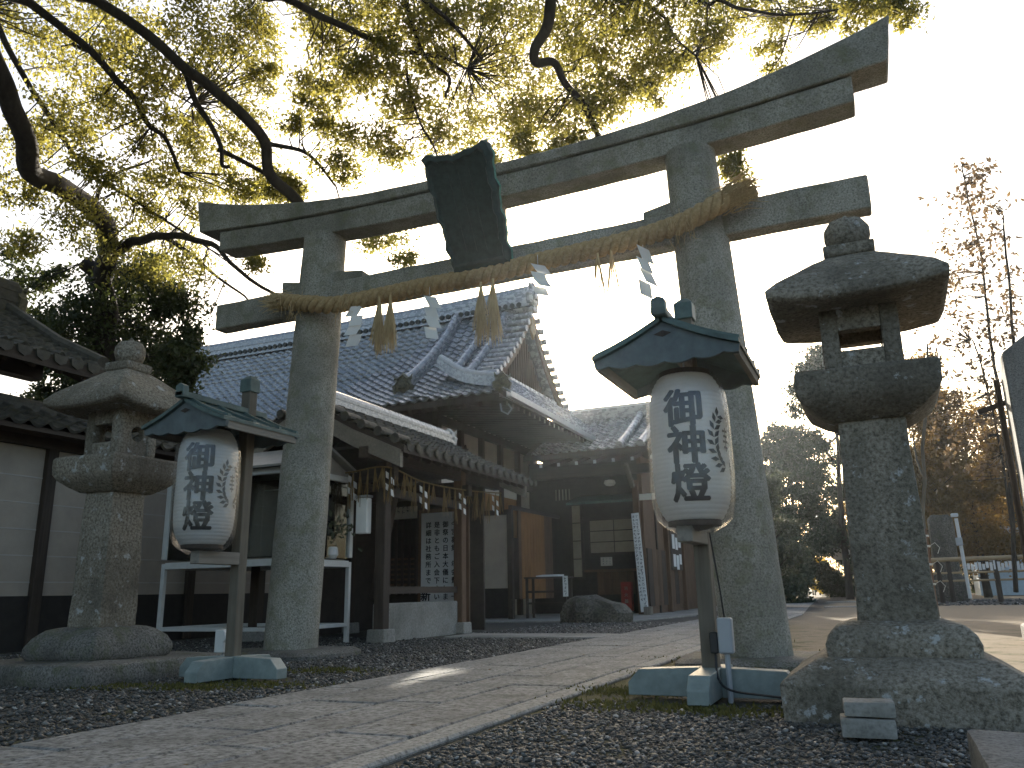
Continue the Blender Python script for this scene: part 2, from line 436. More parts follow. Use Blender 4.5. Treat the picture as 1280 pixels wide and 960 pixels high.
# side pavement to the pavilion and along the office
pv = MB()
for i in range(3):
    pv.box((-2.55+i*.82+.41, 4.05, -.055), (.80, .95, .11))
tag(pv.build('pavement', 'concrete', smooth=True, bevel=.012), kind='structure')
pv = MB(); pv.add([(-7, 8.9, .0), (-1.3, 9.6, .0), (-.7, 13, .0), (-1.2, 30, .0), (-7, 30, .0)], [(0, 1, 2, 3, 4)])
pv.add([(-7, 8.9, .0), (-1.3, 9.6, .0), (-.7, 13, .0), (-.7, 13, -.1), (-1.3, 9.6, -.1), (-7, 8.9, -.1)], [(0, 5, 4, 1), (1, 4, 3, 2)])
tag(pv.build('office_pavement', 'concrete'), kind='structure')
pv = MB()
for (x0, x1, y0, y1) in ((1.75, 4.3, 20.5, 21.4), (1.3, 3.6, 29, 30.2)): pv.box(((x0+x1)/2, (y0+y1)/2, -.02), (x1-x0, y1-y0, .05))
tag(pv.build('crossing_kerb', 'concrete'), kind='structure')

# gravel: real stones
ico = [(0, -.526, .851), (0, .526, .851), (0, -.526, -.851), (0, .526, -.851), (-.526, .851, 0), (.526, .851, 0), (-.526, -.851, 0), (.526, -.851, 0), (.851, 0, -.526), (.851, 0, .526), (-.851, 0, -.526), (-.851, 0, .526)]
icof = [(0, 9, 1), (0, 7, 9), (0, 6, 7), (0, 11, 6), (0, 1, 11), (1, 9, 5), (9, 8, 5), (9, 7, 8), (7, 2, 8), (7, 6, 2), (6, 10, 2), (6, 11, 10), (11, 4, 10), (11, 1, 4), (1, 5, 4), (3, 2, 10), (3, 8, 2), (3, 5, 8), (3, 4, 5), (3, 10, 4)]
octv = [(1, .15, .1), (-.1, 1, -.1), (-1, .1, .15), (.1, -1, .1), (.2, .1, 1), (-.1, 0, -1)]
octf = [(0, 1, 4), (1, 2, 4), (2, 3, 4), (3, 0, 4), (1, 0, 5), (2, 1, 5), (3, 2, 5), (0, 3, 5)]
rn = np.random.default_rng(5)
def pebbles(name, area, n, s0, s1, zr=.0):
    xs = rn.uniform(area[0], area[1], n*2); ys_ = rn.uniform(area[2], area[3], n*2)
    keep = area[4](xs, ys_) if len(area) > 4 else np.ones(n*2, bool)
    xs, ys_ = xs[keep][:n], ys_[keep][:n]; n = len(xs)
    sc = rn.uniform(s0, s1, n)*rn.choice([.6, .8, 1, 1.25], n)
    A = rn.uniform(0, 2*PI, n); ti = rn.normal(0, .25, (n, 2))
    T = np.zeros((n, 3, 4)); ca, sa = np.cos(A), np.sin(A)
    ex = rn.uniform(.8, 1.35, n); ez = rn.uniform(.38, .65, n)
    T[:, 0, 0] = ca*sc*ex; T[:, 0, 1] = -sa*sc; T[:, 1, 0] = sa*sc*ex; T[:, 1, 1] = ca*sc; T[:, 2, 2] = sc*ez
    T[:, 2, 0] = ti[:, 0]*sc; T[:, 2, 1] = ti[:, 1]*sc
    T[:, 0, 3] = xs; T[:, 1, 3] = ys_; T[:, 2, 3] = -.022+sc*ez*rn.uniform(.15, 1.1, n)
    tp = (octv, octf) if area[0] < 0 else (ico, icof)
    return np_mesh(name, tp[0], tp[1], T, 'pebble', smooth=False, kind='stuff')
def rmask(x, y): return (x > 1.76+.25*np.sin(y*5)*np.clip((y+3.4), 0, 1)) & ~((y > -2.75+.15*np.sin(x*7)) & (x < 3.0))
pebbles('gravel', (1.72, 6, -6.6, -2.0, rmask), 46000, .0065, .0125)
def lmask(x, y): return (x < -.12-.05*np.sin(y*4)) & (np.abs(x+2.75)+0 > 0) & ~((np.abs(x+2.72) < .75) & (np.abs(y+2.35) < .75)) & ~((x+y*.0 > -1.9+.3*np.sin(y*3)) & (x < -.75) & (y > -2.9) & (y < -1.9) & (np.sin(x*9+y*7) > -.3))
pebbles('gravel', (-6.5, -.1, -6.5, 3.4, lmask), 60000, .010, .019)
pebbles('gravel', (-2.6, -.15, 4.6, 8.9, lambda x, y: x > -3), 12000, .014, .024)
pebbles('gravel', (4.0, 16, 21.5, 30, lambda x, y: x > -30), 4500, .03, .06)

# ------------------------------------------------------------------ lettering
def text_mesh(body, size, bold=0.0, cuts=0):
    cu = bpy.data.curves.new('lettering', 'FONT'); cu.body = body; cu.size = size; cu.resolution_u = 3
    cu.align_x = 'CENTER'; cu.align_y = 'CENTER'
    o = bpy.data.objects.new('lettering', cu); COL.objects.link(o)
    bpy.context.view_layer.update()
    me = bpy.data.meshes.new_from_object(o.evaluated_get(bpy.context.evaluated_depsgraph_get()))
    bpy.data.objects.remove(o); bpy.data.curves.remove(cu)
    bm = bmesh.new(); bm.from_mesh(me); bmesh.ops.triangulate(bm, faces=bm.faces)
    if cuts:
        for _ in range(4):
            es = [e for e in bm.edges if e.calc_length() > cuts]
            if not es: break
            bmesh.ops.subdivide_edges(bm, edges=es, cuts=1); bmesh.ops.triangulate(bm, faces=bm.faces)
    bm.verts.index_update(); bm.verts.ensure_lookup_table()
    vs = [v_.co.copy() for v_ in bm.verts]; fs = [tuple(q.index for q in f.verts) for f in bm.faces]
    bm.free(); bpy.data.meshes.remove(me)
    if bold:
        n = len(vs); V0, F0 = list(vs), list(fs); vs, fs = [], []
        for k in range(7):
            o_ = Vector((0, 0, 0)) if k == 6 else Vector((bold*math.cos(k*PI/3), bold*math.sin(k*PI/3)*.7, 0))
            vs += [q+o_ for q in V0]; fs += [tuple(i+k*n for i in f) for f in F0]
    return vs, fs

# ------------------------------------------------------------------ torii
TZ = lambda x: 5.25+.54*(abs(x)/4.23)**2.6
GZ = lambda x: 5.11+.19*(abs(x)/4.2)**2.4
BZ = lambda x: 4.84+.155*(abs(x)/3.84)**2
to = thing('stone_torii', (0, 0, 0), 'tall grey granite torii gate spanning the paved path', 'torii gate')
for sx_ in (-1, 1):
    mb = MB(); rings = []
    for i in range(13):
        k = i/12; z = -.02+4.93*k; x = sx_*(2.5-.24*k); r = .292-.037*k+.006*math.sin(k*PI)
        rings.append([(x+r*math.cos(2*PI*j/28), r*math.sin(2*PI*j/28), z) for j in range(28)])
    mb.loft(rings); mb.build('pillar', 'granite', to, smooth=True, rough=(.006, 3, .22))
    mb = MB(); n = 14; rings = []
    for a_, z in ((.66, -.03), (.66, .02), (.60, .055), (.32, .06)):
        rings.append([(sx_*2.5+a_*1.05*math.copysign(abs(math.cos(2*PI*j/n))**.6, math.cos(2*PI*j/n)), a_*math.copysign(abs(math.sin(2*PI*j/n))**.6, math.sin(2*PI*j/n)), z) for j in range(n)])
    mb.loft(rings); mb.build('base_stone', 'plinth_stone', to, smooth=True, rough=(.02, 3, .16))
mb = MB(); rings = []
xs = np.linspace(-4.23, 4.23, 33)
for x in xs:
    xb = x*(4.16/4.23)
    rings.append([(xb, -.20, GZ(x)), (x, -.215, TZ(x)-.03), (x, 0, TZ(x)+.05), (x, .215, TZ(x)-.03), (xb, .20, GZ(x))])
mb.loft(rings); mb.build('kasagi', 'granite', to, smooth=True, bevel=.012, rough=(.008, 2.5, .2))
mb = MB(); rings = []
for x in np.linspace(-3.84, 3.84, 29):
    rings.append([(x, -.155, BZ(x)), (x, -.165, GZ(x)-.006), (x, .165, GZ(x)-.006), (x, .155, BZ(x))])
mb.loft(rings); mb.build('shimaki', 'granite', to, smooth=True, bevel=.012, rough=(.007, 2.5, .2))
mb = MB(); mb.box((0, 0, 4.095), (7.72, .205, .335)); mb.build('nuki', 'granite', to, smooth=True, bevel=.014, rough=(.008, 2.5, .2))
mb = MB(); mb.box((0, .02, 4.56), (.30, .2, .60)); mb.build('centre_strut', 'granite', to, smooth=True, bevel=.012, rough=(.006, 3, .15))
for (a_, b_) in ((-2.82, -2.52), (-2.05, -1.64), (1.76, 2.05), (2.60, 2.88)):
    mb = MB(); c_ = abs(a_) > abs(b_); h0, h1 = (.135, .08) if c_ else (.08, .135)
    mb.prism([(a_, 0, 4.262), (b_, 0, 4.262), (b_, 0, 4.262+h1), (a_, 0, 4.262+h0)], (0, -.09, 0), (0, .09, 0))
    mb.build('wedge', 'granite', to, smooth=True, bevel=.008, rough=(.005, 3, .15))

# plaque leaning forward from the lintel
pl = thing('name_plaque', (0, -.3, 4.0), 'dark green bronze plaque with wavy frame leaning from the torii lintel', 'plaque')
pb, ptp = Vector((0.01, -.27, 3.99)), Vector((-.02, -.84, 5.09)); up_ = (ptp-pb).normalized(); nn = Vector((1, 0, 0)).cross(up_)
if nn.y > 0: nn = -nn
def pq(u, v_, d): return pb+Vector((1, 0, 0))*u+up_*v_+nn*d
H_ = (ptp-pb).length
def wavy(s, amp): return amp*(math.sin(s*PI*7)*.6+math.sin(s*PI*15+1)*.4)
outl = []
for i in range(29): s_ = i/28; outl.append((-.34-.06*s_+wavy(s_, .022), H_*s_))
for i in range(1, 15): s_ = i/15; outl.append((-.40+.80*s_, H_+.03*math.cos(s_*PI*2)+wavy(s_, .018)))
for i in range(29): s_ = 1-i/28; outl.append((.35+.05*s_+wavy(s_+.3, .022), H_*s_))
mb = MB(); mb.loft([[pq(u, v_, -.09) for u, v_ in outl], [pq(u*.97, v_, .0) for u, v_ in outl], [pq(u*.86, H_/2+(v_-H_/2)*.9, .035) for u, v_ in outl], [pq(u*.80, H_/2+(v_-H_/2)*.86, .0) for u, v_ in outl]])
mb.build('plaque_frame', 'bronze', pl, smooth=True)
mb = MB()
for k in range(3): mb.bar(pq(-.12+.12*k, .18, .004), pq(-.12+.12*k, H_-.2, .004), .012, .012, up=nn)
mb.build('raised_line', 'bronze', pl)
mb = MB(); mb.loft([[pq(-.40+.8*i/14, H_+.03*math.cos(i/15*PI*2)+wavy(i/15, .018)+.006, d_) for d_ in (-.085, .0)] for i in range(15)], cap=False, closed=False)
for i in range(0, 27):
    s0 = i/28; s1 = (i+1)/28
    mb.add([pq(.353+.05*s0+wavy(s0+.3, .022), H_*s0, -.085), pq(.353+.05*s0+wavy(s0+.3, .022), H_*s0, -.03), pq(.353+.05*s1+wavy(s1+.3, .022), H_*s1, -.03), pq(.353+.05*s1+wavy(s1+.3, .022), H_*s1, -.085)], [(0, 1, 2, 3)])
mb.build('verdigris_edge', 'verdigris', pl)

# ------------------------------------------------------------------ shimenawa rope with streamers and tassels
def cat(P, t):
    n = len(P)-1; t = min(max(t, 0), .99999)*n; i = int(t); f = t-i
    p0, p1, p2, p3 = P[max(i-1, 0)], P[i], P[i+1], P[min(i+2, n)]
    return .5*((2*p1)+(p2-p0)*f+(2*p0-5*p1+4*p2-p3)*f*f+(3*p1-p0-3*p2+p3)*f*f*f)
rpx = [((352, 377), -.30), (((390, 380)), -.37), ((418, 381), -.34), ((470, 371), -.2), ((535, 357), -.2), ((600, 345), -.2), ((670, 328), -.2), ((740, 312), -.22), ((800, 297), -.26), ((850, 280), -.37), ((885, 262), -.37), ((908, 249), -.32)]
rope_pts = [at(*p, y=yy) for p, yy in rpx]
rt = thing('sacred_rope', rope_pts[5], 'thick twisted straw rope strung across the torii in front of its lower beam', 'rope')
N = 260; C_ = [cat(rope_pts, i/N) for i in range(N+1)]
for s_ in range(3):
    P_ = []; L = 0
    for i in range(N+1):
        if i: L += (C_[i]-C_[i-1]).length
        t_ = (C_[min(i+1, N)]-C_[max(i-1, 0)]).normalized(); sdv = t_.cross(Vector((0, 0, 1))).normalized(); u_ = sdv.cross(t_)
        a_ = L/.31*2*PI+s_*2*PI/3
        P_.append(C_[i]+sdv*(.058*math.cos(a_))+u_*(.058*math.sin(a_)))
    mb = MB(); mb.tube(P_, [.046+.003*noise.noise(Vector((i*.09, s_*9, 0))) for i in range(N+1)], 8); mb.build('rope_strand', 'rope', rt, smooth='all')
def spray(mb, p, d, n, L, r0, spread, thick=.004):
    d = Vector(d).normalized()
    for _ in range(n):
        o_ = Vector((rnd.gauss(0, r0), rnd.gauss(0, r0), rnd.gauss(0, r0))); e = (d+Vector((rnd.gauss(0, spread), rnd.gauss(0, spread), rnd.gauss(0, spread)))).normalized()
        l_ = L*rnd.uniform(.5, 1.1); a_ = Vector(p)+o_; m_ = a_+(d*.5+e*.5).normalized()*l_*.5; b_ = m_+(e+Vector((0, 0, -.12)))*l_*.5
        mb.tube([a_, m_, b_], [thick, thick*.9, thick*.4], 3, cap=False)
for e_, (p, d_) in enumerate(((C_[0], C_[0]-C_[8]), (C_[-1], C_[-1]-C_[-9]))):
    mb = MB(); spray(mb, p, d_, 320 if e_ else 200, .30 if e_ else .26, .055, .24, .0055); mb.build('frayed_end', 'straw', rt)
mb = MB()
for i in range(40):
    p = C_[rnd.randint(3, N-3)]; spray(mb, p+Vector((0, -.07, rnd.uniform(-.06, .08))), (rnd.uniform(-1, 1), -.3, rnd.uniform(-.8, .6)), 1, .12, .01, .4, .0018)
for k_, p in enumerate((C_[int(N*.22)], C_[int(N*.82)], C_[int(N*.05)])): spray(mb, p+Vector((0, -.05, -.03)), (.1, -.2, -1), 40, .17, .06, .5, .003)
mb.build('loose_fibres', 'straw', rt)['kind'] = 'stuff'
def streamer(p, ang, L=.5, label='', flip=1, tw=0):
    "folded zigzag paper strip"
    p = Vector(p); mb = MB(); dx = Vector((math.cos(ang), math.sin(ang), 0)); dy = Vector((-dx.y, dx.x, 0))
    n = 4; h = L/n*1.12; wd = .145; x = 0; zz = -.06
    mb.box(p+Vector((0, 0, -.02)), (.004, .004, .10))
    for i in range(n):
        sh = flip*(.07 if i % 2 == 0 else .035); y0 = .012*(i % 2); y1 = y0+.03*math.sin(tw*3+i*1.7)
        q = [(x-wd/2, zz, y0), (x+wd/2, zz-.035*flip, y0), (x+wd/2+sh, zz-h-.035*flip, y1), (x-wd/2+sh, zz-h, y1)]
        mb.loft([[p+dx*a_+Vector((0, 0, b_))+dy*(e_+o_) for a_, b_, e_ in q] for o_ in (0, .003)])
        x += sh-flip*(.075 if i % 2 == 0 else .02); zz -= h*.84
    return tag(mb.build('paper_streamer', 'paper'), label, 'paper streamer', 'paper streamers hanging from the torii rope')
SL = [((447, 378), 'white zigzag paper streamer on the torii rope beside the pillar next to the display cabinet', .9, .48, -1), ((537, 362), 'white zigzag paper streamer on the torii rope below the plaque edge, between two tassel pairs', .1, .5, 1),
      ((672, 322), 'broad white paper streamer on the torii rope just past the plaque', .35, .34, 1), ((803, 300), 'narrow white paper streamer on the torii rope nearest its brush-like knotted end', .9, .5, 1)]
for (p, lb, an, L_, fl) in SL:
    streamer(at(*p, y=-.29), an, L_, lb, fl, an)
def tassel(px, py, L, label, n=80):
    p = at(px, py, y=-.27); mb = MB()
    mb.tube([p+Vector((0, 0, .07)), p+Vector((0, 0, -.06))], [.012, .02], 6)
    for _ in range(n):
        a_ = rnd.uniform(0, 2*PI); rr = rnd.uniform(.0, 1)**.6; bx, by = math.cos(a_)*rr, math.sin(a_)*rr; l_ = L*rnd.uniform(.66, 1.06)
        mb.tube([p+Vector((bx*.014, by*.014, 0)), p+Vector((bx*.06, by*.05, -l_*.45)), p+Vector((bx*.115, by*.09, -l_))], [.0055, .005, .0035], 3, cap=False)
    return tag(mb.build('straw_tassel', 'straw'), label, 'straw tassel', 'straw tassels hanging from the torii rope')
for (px_, py_, L_, lb) in ((474, 378, .60, 'straw tassel of the pair nearest the pillar by the display cabinet'), (488, 376, .60, 'straw tassel of the pair nearest the pillar by the display cabinet'),
      (601, 360, .62, 'straw tassel of the pair hanging under the plaque'), (616, 356, .64, 'straw tassel of the pair hanging under the plaque'),
      (747, 322, .55, 'thin straw tassel of the pair hanging against the bright sky'), (764, 318, .58, 'thin straw tassel of the pair hanging against the bright sky')):
    tassel(px_, py_, L_, lb, 80 if px_ < 700 else 14)

# ------------------------------------------------------------------ stone lanterns
def stone_lantern(loc, s, label, plinth, uf=1.0, sw=1.0):
    zf = lambda z: z if z < 1.5 else 1.5+(z-1.5)*uf
    t_ = thing('stone_lantern', loc, label, 'stone lantern', 'tall stone lanterns flanking the torii')
    L = Vector(loc)
    def P_(prof, name, mat='lantern_stone', seg=4, bev=.012, rough=(.006, 4, .07), n=4, rot=PI/4):
        mb = MB(); mb.sq([(a_*s, zf(z)*s) for a_, z in prof], L, n=n, seg=1, rot=rot)
        return mb.build(name, mat, t_, smooth=True, bevel=bev, seg=2, rough=rough, sharp=50)
    if plinth:
        P_([(.74, -.04), (.76, .03), (.74, .12), (.70, .135)], 'plinth', 'plinth_stone', rough=(.012, 3, .12))
        P_([(.36, .12), (.40, .14), (.41, .22), (.37, .30), (.30, .365), (.25, .385)], 'foot_stone', 'plinth_stone', bev=.03, rough=(.012, 4, .09))
    else:
        P_([(.565, -.04), (.57, .155), (.55, .175), (.40, .265), (.36, .27)], 'plinth', 'lantern_stone', bev=.012, rough=(.006, 3, .08))
        P_([(.352, .25), (.357, .33), (.34, .375), (.30, .415), (.22, .44)], 'foot_stone', 'lantern_stone', bev=.02, rough=(.006, 4, .07))
    P_([(.214*sw, .425 if not plinth else .37), (.208*sw, .9), (.192*sw, 1.51)], 'shaft', bev=.018, rough=(.007, 5, .07))
    P_([(.20, 1.50), (.27, 1.545), (.335, 1.60), (.362, 1.655), (.366, 1.78), (.35, 1.80), (.23, 1.815)], 'platform', bev=.012)
    # fire box: four corner piers, sill and head, open windows front and back, round holes in the sides
    a_ = .205*s; z0, z1 = zf(1.81)*s, zf(2.22)*s; pw = .095*s
    for sx_ in (-1, 1):
        for sy_ in (-1, 1):
            mb = MB(); mb.box(L+Vector((sx_*(a_-pw/2), sy_*(a_-pw/2), (z0+z1)/2)), (pw, pw, z1-z0)); mb.build('fire_box_pier', 'lantern_stone', t_, smooth=True, bevel=.008, rough=(.003, 6, .06), sharp=50)
    for sy_ in (-1, 1):
        for zc, hh in ((z0+.06*s, .12*s), (z1-.065*s, .13*s)):
            mb = MB(); mb.box(L+Vector((0, sy_*(a_-pw/2), zc)), (2*a_-2*pw+.004, pw*.9, hh)); mb.build('fire_box_sill' if zc < (z0+z1)/2 else 'fire_box_head', 'lantern_stone', t_, bevel=.005)
    for sx_ in (-1, 1):                                             # side panels pierced by a round hole
        mb = MB(); nn_ = 16; hw = a_-pw+.001; zc = (z0+z1)/2; rh = .068*s; ring_o, ring_i = [], []
        for k in range(nn_):
            an = 2*PI*k/nn_; cx_, sz_ = math.cos(an), math.sin(an); m_ = max(abs(cx_), abs(sz_))
            ring_o.append((cx_/m_*hw, sz_/m_*(z1-z0)/2)); ring_i.append((cx_*rh, sz_*rh))
        X0, X1 = sx_*(a_-.012*s), sx_*(a_-.07*s)
        mb.loft([[L+Vector((X, u_, zc+v_)) for u_, v_ in rg] for X, rg in ((X0, ring_o), (X0, ring_i), (X1, ring_i), (X1, ring_o))], cap=False)
        mb.build('side_panel', 'lantern_stone', t_, smooth=False)
    # roof with gently swept hips
    mb = MB(); rings = []
    for hw, z, lift in ((.205, 2.215, 0), (.43, 2.205, .03), (.462, 2.225, .035), (.462, 2.265, .04), (.405, 2.36, .015), (.31, 2.455, .0), (.21, 2.54, 0), (.13, 2.60, 0), (.10, 2.612, 0)):
        ring = []; pts = [(-1, -1), (1, -1), (1, 1), (-1, 1)]
        for k in range(4):
            for j in range(6):
                u_ = j/6; x = pts[k][0]*(1-u_)+pts[(k+1) % 4][0]*u_; y = pts[k][1]*(1-u_)+pts[(k+1) % 4][1]*u_
                e = (abs(2*u_-1))**3; rd = 1; zz_ = zf(z)
                ring.append(L+Vector((x*hw*rd, y*hw*rd, zz_+lift*e))*s)
        rings.append(ring)
    mb.loft(rings); mb.build('roof', 'lantern_stone', t_, smooth=True, bevel=.004, rough=(.005, 4, .08), sharp=38)
    P_([(.125, 2.60), (.14, 2.615), (.14, 2.68), (.10, 2.69)], 'finial_base', bev=.008, rough=(.004, 6, .06))
    mb = MB(); mb.lathe([(r_*s, zf(z)*s) for r_, z in ((.07, 2.675), (.118, 2.715), (.130, 2.77), (.128, 2.83), (.10, 2.88), (.03, 2.905), (.014, 2.93), (.004, 2.94))], 20, L)
    mb.build('finial', 'lantern_stone', t_, smooth=True, rough=(.006, 6, .08), sharp=60)
    return t_
stone_lantern((3.6, -2.6, 0), 1.0, 'speckled stone lantern on stepped base with two small blocks at its foot', False, .9, .89)
stone_lantern((-2.70, -2.3, 0), 1.03, 'dim stone lantern on a flat plinth before the plaster wall', True, 1.0, .87)
# little stepping blocks and kerb block
sb = at(1052, 922, z=0)
for k, (dx, dy, z, w_, d_, h_) in enumerate(((.105, .10, .035, .215, .17, .075), (.115, .115, .108, .20, .15, .06))):
    mb = MB(); mb.box((sb.x+dx, sb.y+dy, z), (w_, d_, h_), rz=.06)
    tag(mb.build('stone_block', 'concrete', smooth=True, bevel=.008, seg=2, rough=(.004, 8, .05)), ('lower' if k == 0 else 'upper')+' pale stone block of two stacked against the lantern base', 'stone block')
mb = MB(); a_ = at(1208, 912, z=.14); mb.box((a_.x+.6, a_.y-.55, .05), (1.2, 1.1, .18))
tag(mb.build('kerb_stone', 'monolith_stone', smooth=True, bevel=.015, seg=2, rough=(.008, 4, .08)), 'flat grey stone slab lying on gravel beside the stepped lantern base', 'stone slab')

# ------------------------------------------------------------------ paper lanterns on roofed posts
GL = [text_mesh(ch, .245, .0095, .03) for ch in '御神燈']
def lantern_stand(loc, label, cap_dir=1):
    L = Vector(loc); t_ = thing('lantern_stand', loc, label, 'lantern stand', 'roofed posts carrying the paper lanterns')
    mb = MB(); mb.box(L+Vector((0, 0, 1.20)), (.095, .095, 2.30)); mb.build('post', 'pole_wood', t_, smooth=True, bevel=.006)
    mb = MB(); mb.sq([(.060, 2.34), (.060, 2.45), (.02, 2.49)], L); mb.build('post_cap', 'copper', t_, bevel=.004)
    mb = MB(); mb.box(L+Vector((0, -.26, .925)), (.09, .46, .10)); mb.build('lower_arm', 'grey_wood_y', t_, smooth=True, bevel=.005)
    mb = MB(); mb.box(L+Vector((0, -.22, 2.04)), (.07, .62, .09)); mb.build('upper_arm', 'grey_wood_y', t_, smooth=True, bevel=.005)
    # cross base of green steel
    for ax in (0, 1):
        for sg in (-1, 1):
            mb = MB(); d_ = Vector((sg, 0, 0)) if ax == 0 else Vector((0, sg, 0)); q = Vector((-d_.y, d_.x, 0))
            a0, a1 = (.062 if ax == 0 else .0), (.50 if ax == 0 else .44); wv = .062
            rings = []
            for aa, zt in ((a0, .165), (a1-.07, .150), (a1, .075)):
                rings.append([L+d_*aa-q*wv+Vector((0, 0, .0)), L+d_*aa+q*wv+Vector((0, 0, .0)), L+d_*aa+q*wv+Vector((0, 0, zt)), L+d_*aa-q*wv+Vector((0, 0, zt))])
            mb.loft(rings); mb.build('base_beam', 'steel_green', t_, bevel=.004)
    # roof: two swept copper slopes, gable board with scalloped edge, ridge
    yF, yB = -.70, .17
    def rz_(u): return 2.15-.25*u+.06*u*u          # u 0 ridge .. 1 eave
    for sg in (-1, 1):
        mb = MB(); g0 = [[L+Vector((sg*.425*u, y, rz_(u)+o_)) for u in np.linspace(0.02, 1, 9)] for y, o_ in ((yF-.03, 0), (yB, 0))]
        mb.loft([[*g0[0], *[p-Vector((0, 0, .028)) for p in reversed(g0[0])]], [*g0[1], *[p-Vector((0, 0, .028)) for p in reversed(g0[1])]]])
        rf = mb.build('roof_slope', 'copper', t_, smooth=True)
        for y in (yF+.03, yF+.31, yB-.25, yB-.03):
            mb = MB(); mb.loft([[L+Vector((sg*.425*u, y+dy, rz_(u)+dz)) for dy, dz in ((-.016, .002), (.016, .002), (.016, .024), (-.016, .024))] for u in np.linspace(.04, 1, 7)]); mb.build('batten', 'copper', rf)
    mb = MB(); mb.box(L+Vector((0, (yF+yB)/2-.03, 2.165)), (.085, yB-yF+.10, .05)); mb.build('ridge', 'copper', t_, bevel=.006)
    mb = MB(); mb.prism([L+Vector(q) for q in ((-.045, 0, 2.15), (.045, 0, 2.15), (.04, 0, 2.235), (.0, 0, 2.255), (-.04, 0, 2.235))], (0, yF-.08, 0), (0, yF-.02, 0)); mb.build('ridge_end', 'copper', t_, bevel=.004)
    poly = [(u*.425, rz_(abs(u))-.03) for u in np.linspace(1, -1, 21)]
    low = []
    for u in np.linspace(-1, 1, 41):
        sc_ = abs(math.sin(u*PI*2.5)); low.append((u*.425*.98, (rz_(1)-.055)*1-.04*abs(u)**.0*(.55+.45*sc_)+.02*(abs(u)**2)))
    for nm, y, sh in (('gable_board', yF, 0), ('rear_board', yB-.05, .05)):
        mb = MB(); mb.prism([L+Vector((x, 0, z)) for x, z in poly]+[L+Vector((x*(1-sh), 0, z)) for x, z in low], (0, y, 0), (0, y+.028, 0)); mb.build(nm, 'lead', t_)
    mb = MB(); sv, sf = text_mesh('◆', .07); mb.add([L+Vector((q.x*1.6, yF-.004, 2.045+q.y*.6)) for q in sv], sf); mb.build('carved_mark', 'dark_wood', t_)
    for sg in (-1, 1):
        mb = MB(); mb.box(L+Vector((sg*.40, (yF+yB)/2, rz_(.95)-.06)), (.03, yB-yF-.06, .06)); mb.build('eave_beam', 'grey_wood_y', t_)
    return t_
def paper_lantern(c, r, h, face, label):
    c = Vector(c); t_ = thing('paper_lantern', c-Vector((0, 0, h/2)), label, 'paper lantern', 'white paper lanterns beside the torii')
    def prof(k): return r*(1-.36*abs(2*k-1)**5.5)
    nr = 34; P_ = []
    for i in range(nr*3+1):
        k = i/(nr*3); P_.append((prof(k)+(.0032 if i % 3 == 0 else -.0018), -h/2+h*k))
    mb = MB(); mb.lathe(P_, 40, c, cap=False); mb.build('paper_body', 'lantern_paper', t_, smooth='all')
    for k, z in ((0, -h/2), (1, h/2)):
        mb = MB(); mb.lathe([(prof(k)+.008, z-.018), (prof(k)+.010, z+.018), (prof(k)-.015, z+.02), (prof(k)-.02, z-.02)], 32, c); mb.build('end_ring', 'dark_wood', t_, smooth=True)
    mb = MB(); mb.tube([c+Vector((0, 0, h/2)), c+Vector((0, 0, h/2+.12))], .006, 5); mb.build('hook', 'alu', t_)
    def wrap(x, z, off=.006):
        k = min(max((z+h/2)/h, 0), 1); rr = prof(k)+off; a_ = face+x/r
        return c+Vector((rr*math.cos(a_), rr*math.sin(a_), z))
    for i, (vs_, fs_) in enumerate(GL):
        zc = h*(.21-.245*i); mb = MB(); kk = r/.225
        mb.add([wrap(q.x*.94*kk-.022*kk+.008*i, zc+q.y*.95*kk) for q in vs_], fs_); mb.build('character', 'ink', t_)
    # crest: two rice-ear sprigs curving round to each other
    mb = MB(); cx_ = r*1.12; zc = .02
    for sg in (-1, 1):
        for j in range(9):
            an = -PI/2+sg*(.25+j*.27); px_, pz = cx_+.10*math.cos(an), zc+.17*math.sin(an)
            for side in (-1, 1):
                la = an+sg*PI/2+side*.75; l_ = .062; q0 = (px_, pz); q1 = (px_+l_*math.cos(la), pz+l_*math.sin(la)); nx_, nz_ = -math.sin(la)*.014, math.cos(la)*.014
                mid_ = ((q0[0]+q1[0])/2, (q0[1]+q1[1])/2)
                mb.add([wrap(*q0), wrap(mid_[0]+nx_, mid_[1]+nz_), wrap(*q1), wrap(mid_[0]-nx_, mid_[1]-nz_)], [(0, 1, 2, 3)])
    for z_, wd in ((zc+.05, .030), (zc+.02, .022), (zc-.012, .030), (zc-.045, .022)):
        mb.add([wrap(cx_-wd, z_-.007), wrap(cx_+wd, z_-.007), wrap(cx_+wd, z_+.007), wrap(cx_-wd, z_+.007)], [(0, 1, 2, 3)])
    mb.add([wrap(cx_-.005, zc-.07), wrap(cx_+.005, zc-.07), wrap(cx_+.005, zc+.07), wrap(cx_-.005, zc+.07)], [(0, 1, 2, 3)])
    mb.build('crest', 'ink', t_)
    mb = MB(); P2 = []
    for i in range(27):
        k = i/26; P2.append((prof(k)*1.05+.010-(.05*max(0, .06-k)/.06), -h/2-.055+(h+.07)*k))
    rings = []
    for rr, z in P2: rings.append([c+Vector(((rr+.006*noise.noise(Vector((math.cos(2*PI*j/48)*7, math.sin(2*PI*j/48)*7, z*3))))*math.cos(2*PI*j/48), (rr+.006*noise.noise(Vector((math.cos(2*PI*j/48)*7, math.sin(2*PI*j/48)*7, z*3))))*math.sin(2*PI*j/48), z)) for j in range(48)])
    mb.loft(rings, cap=False); mb.build('clear_cover', 'film', t_, smooth='all')
    mb = MB(); mb.lathe([(prof(0)*.96, -h/2-.012), (prof(0)*.55, -h/2-.035), (.03, -h/2-.045)], 24, c, cap=False); mb.build('base_disc', 'dark_wood', t_, smooth=True)
    return t_
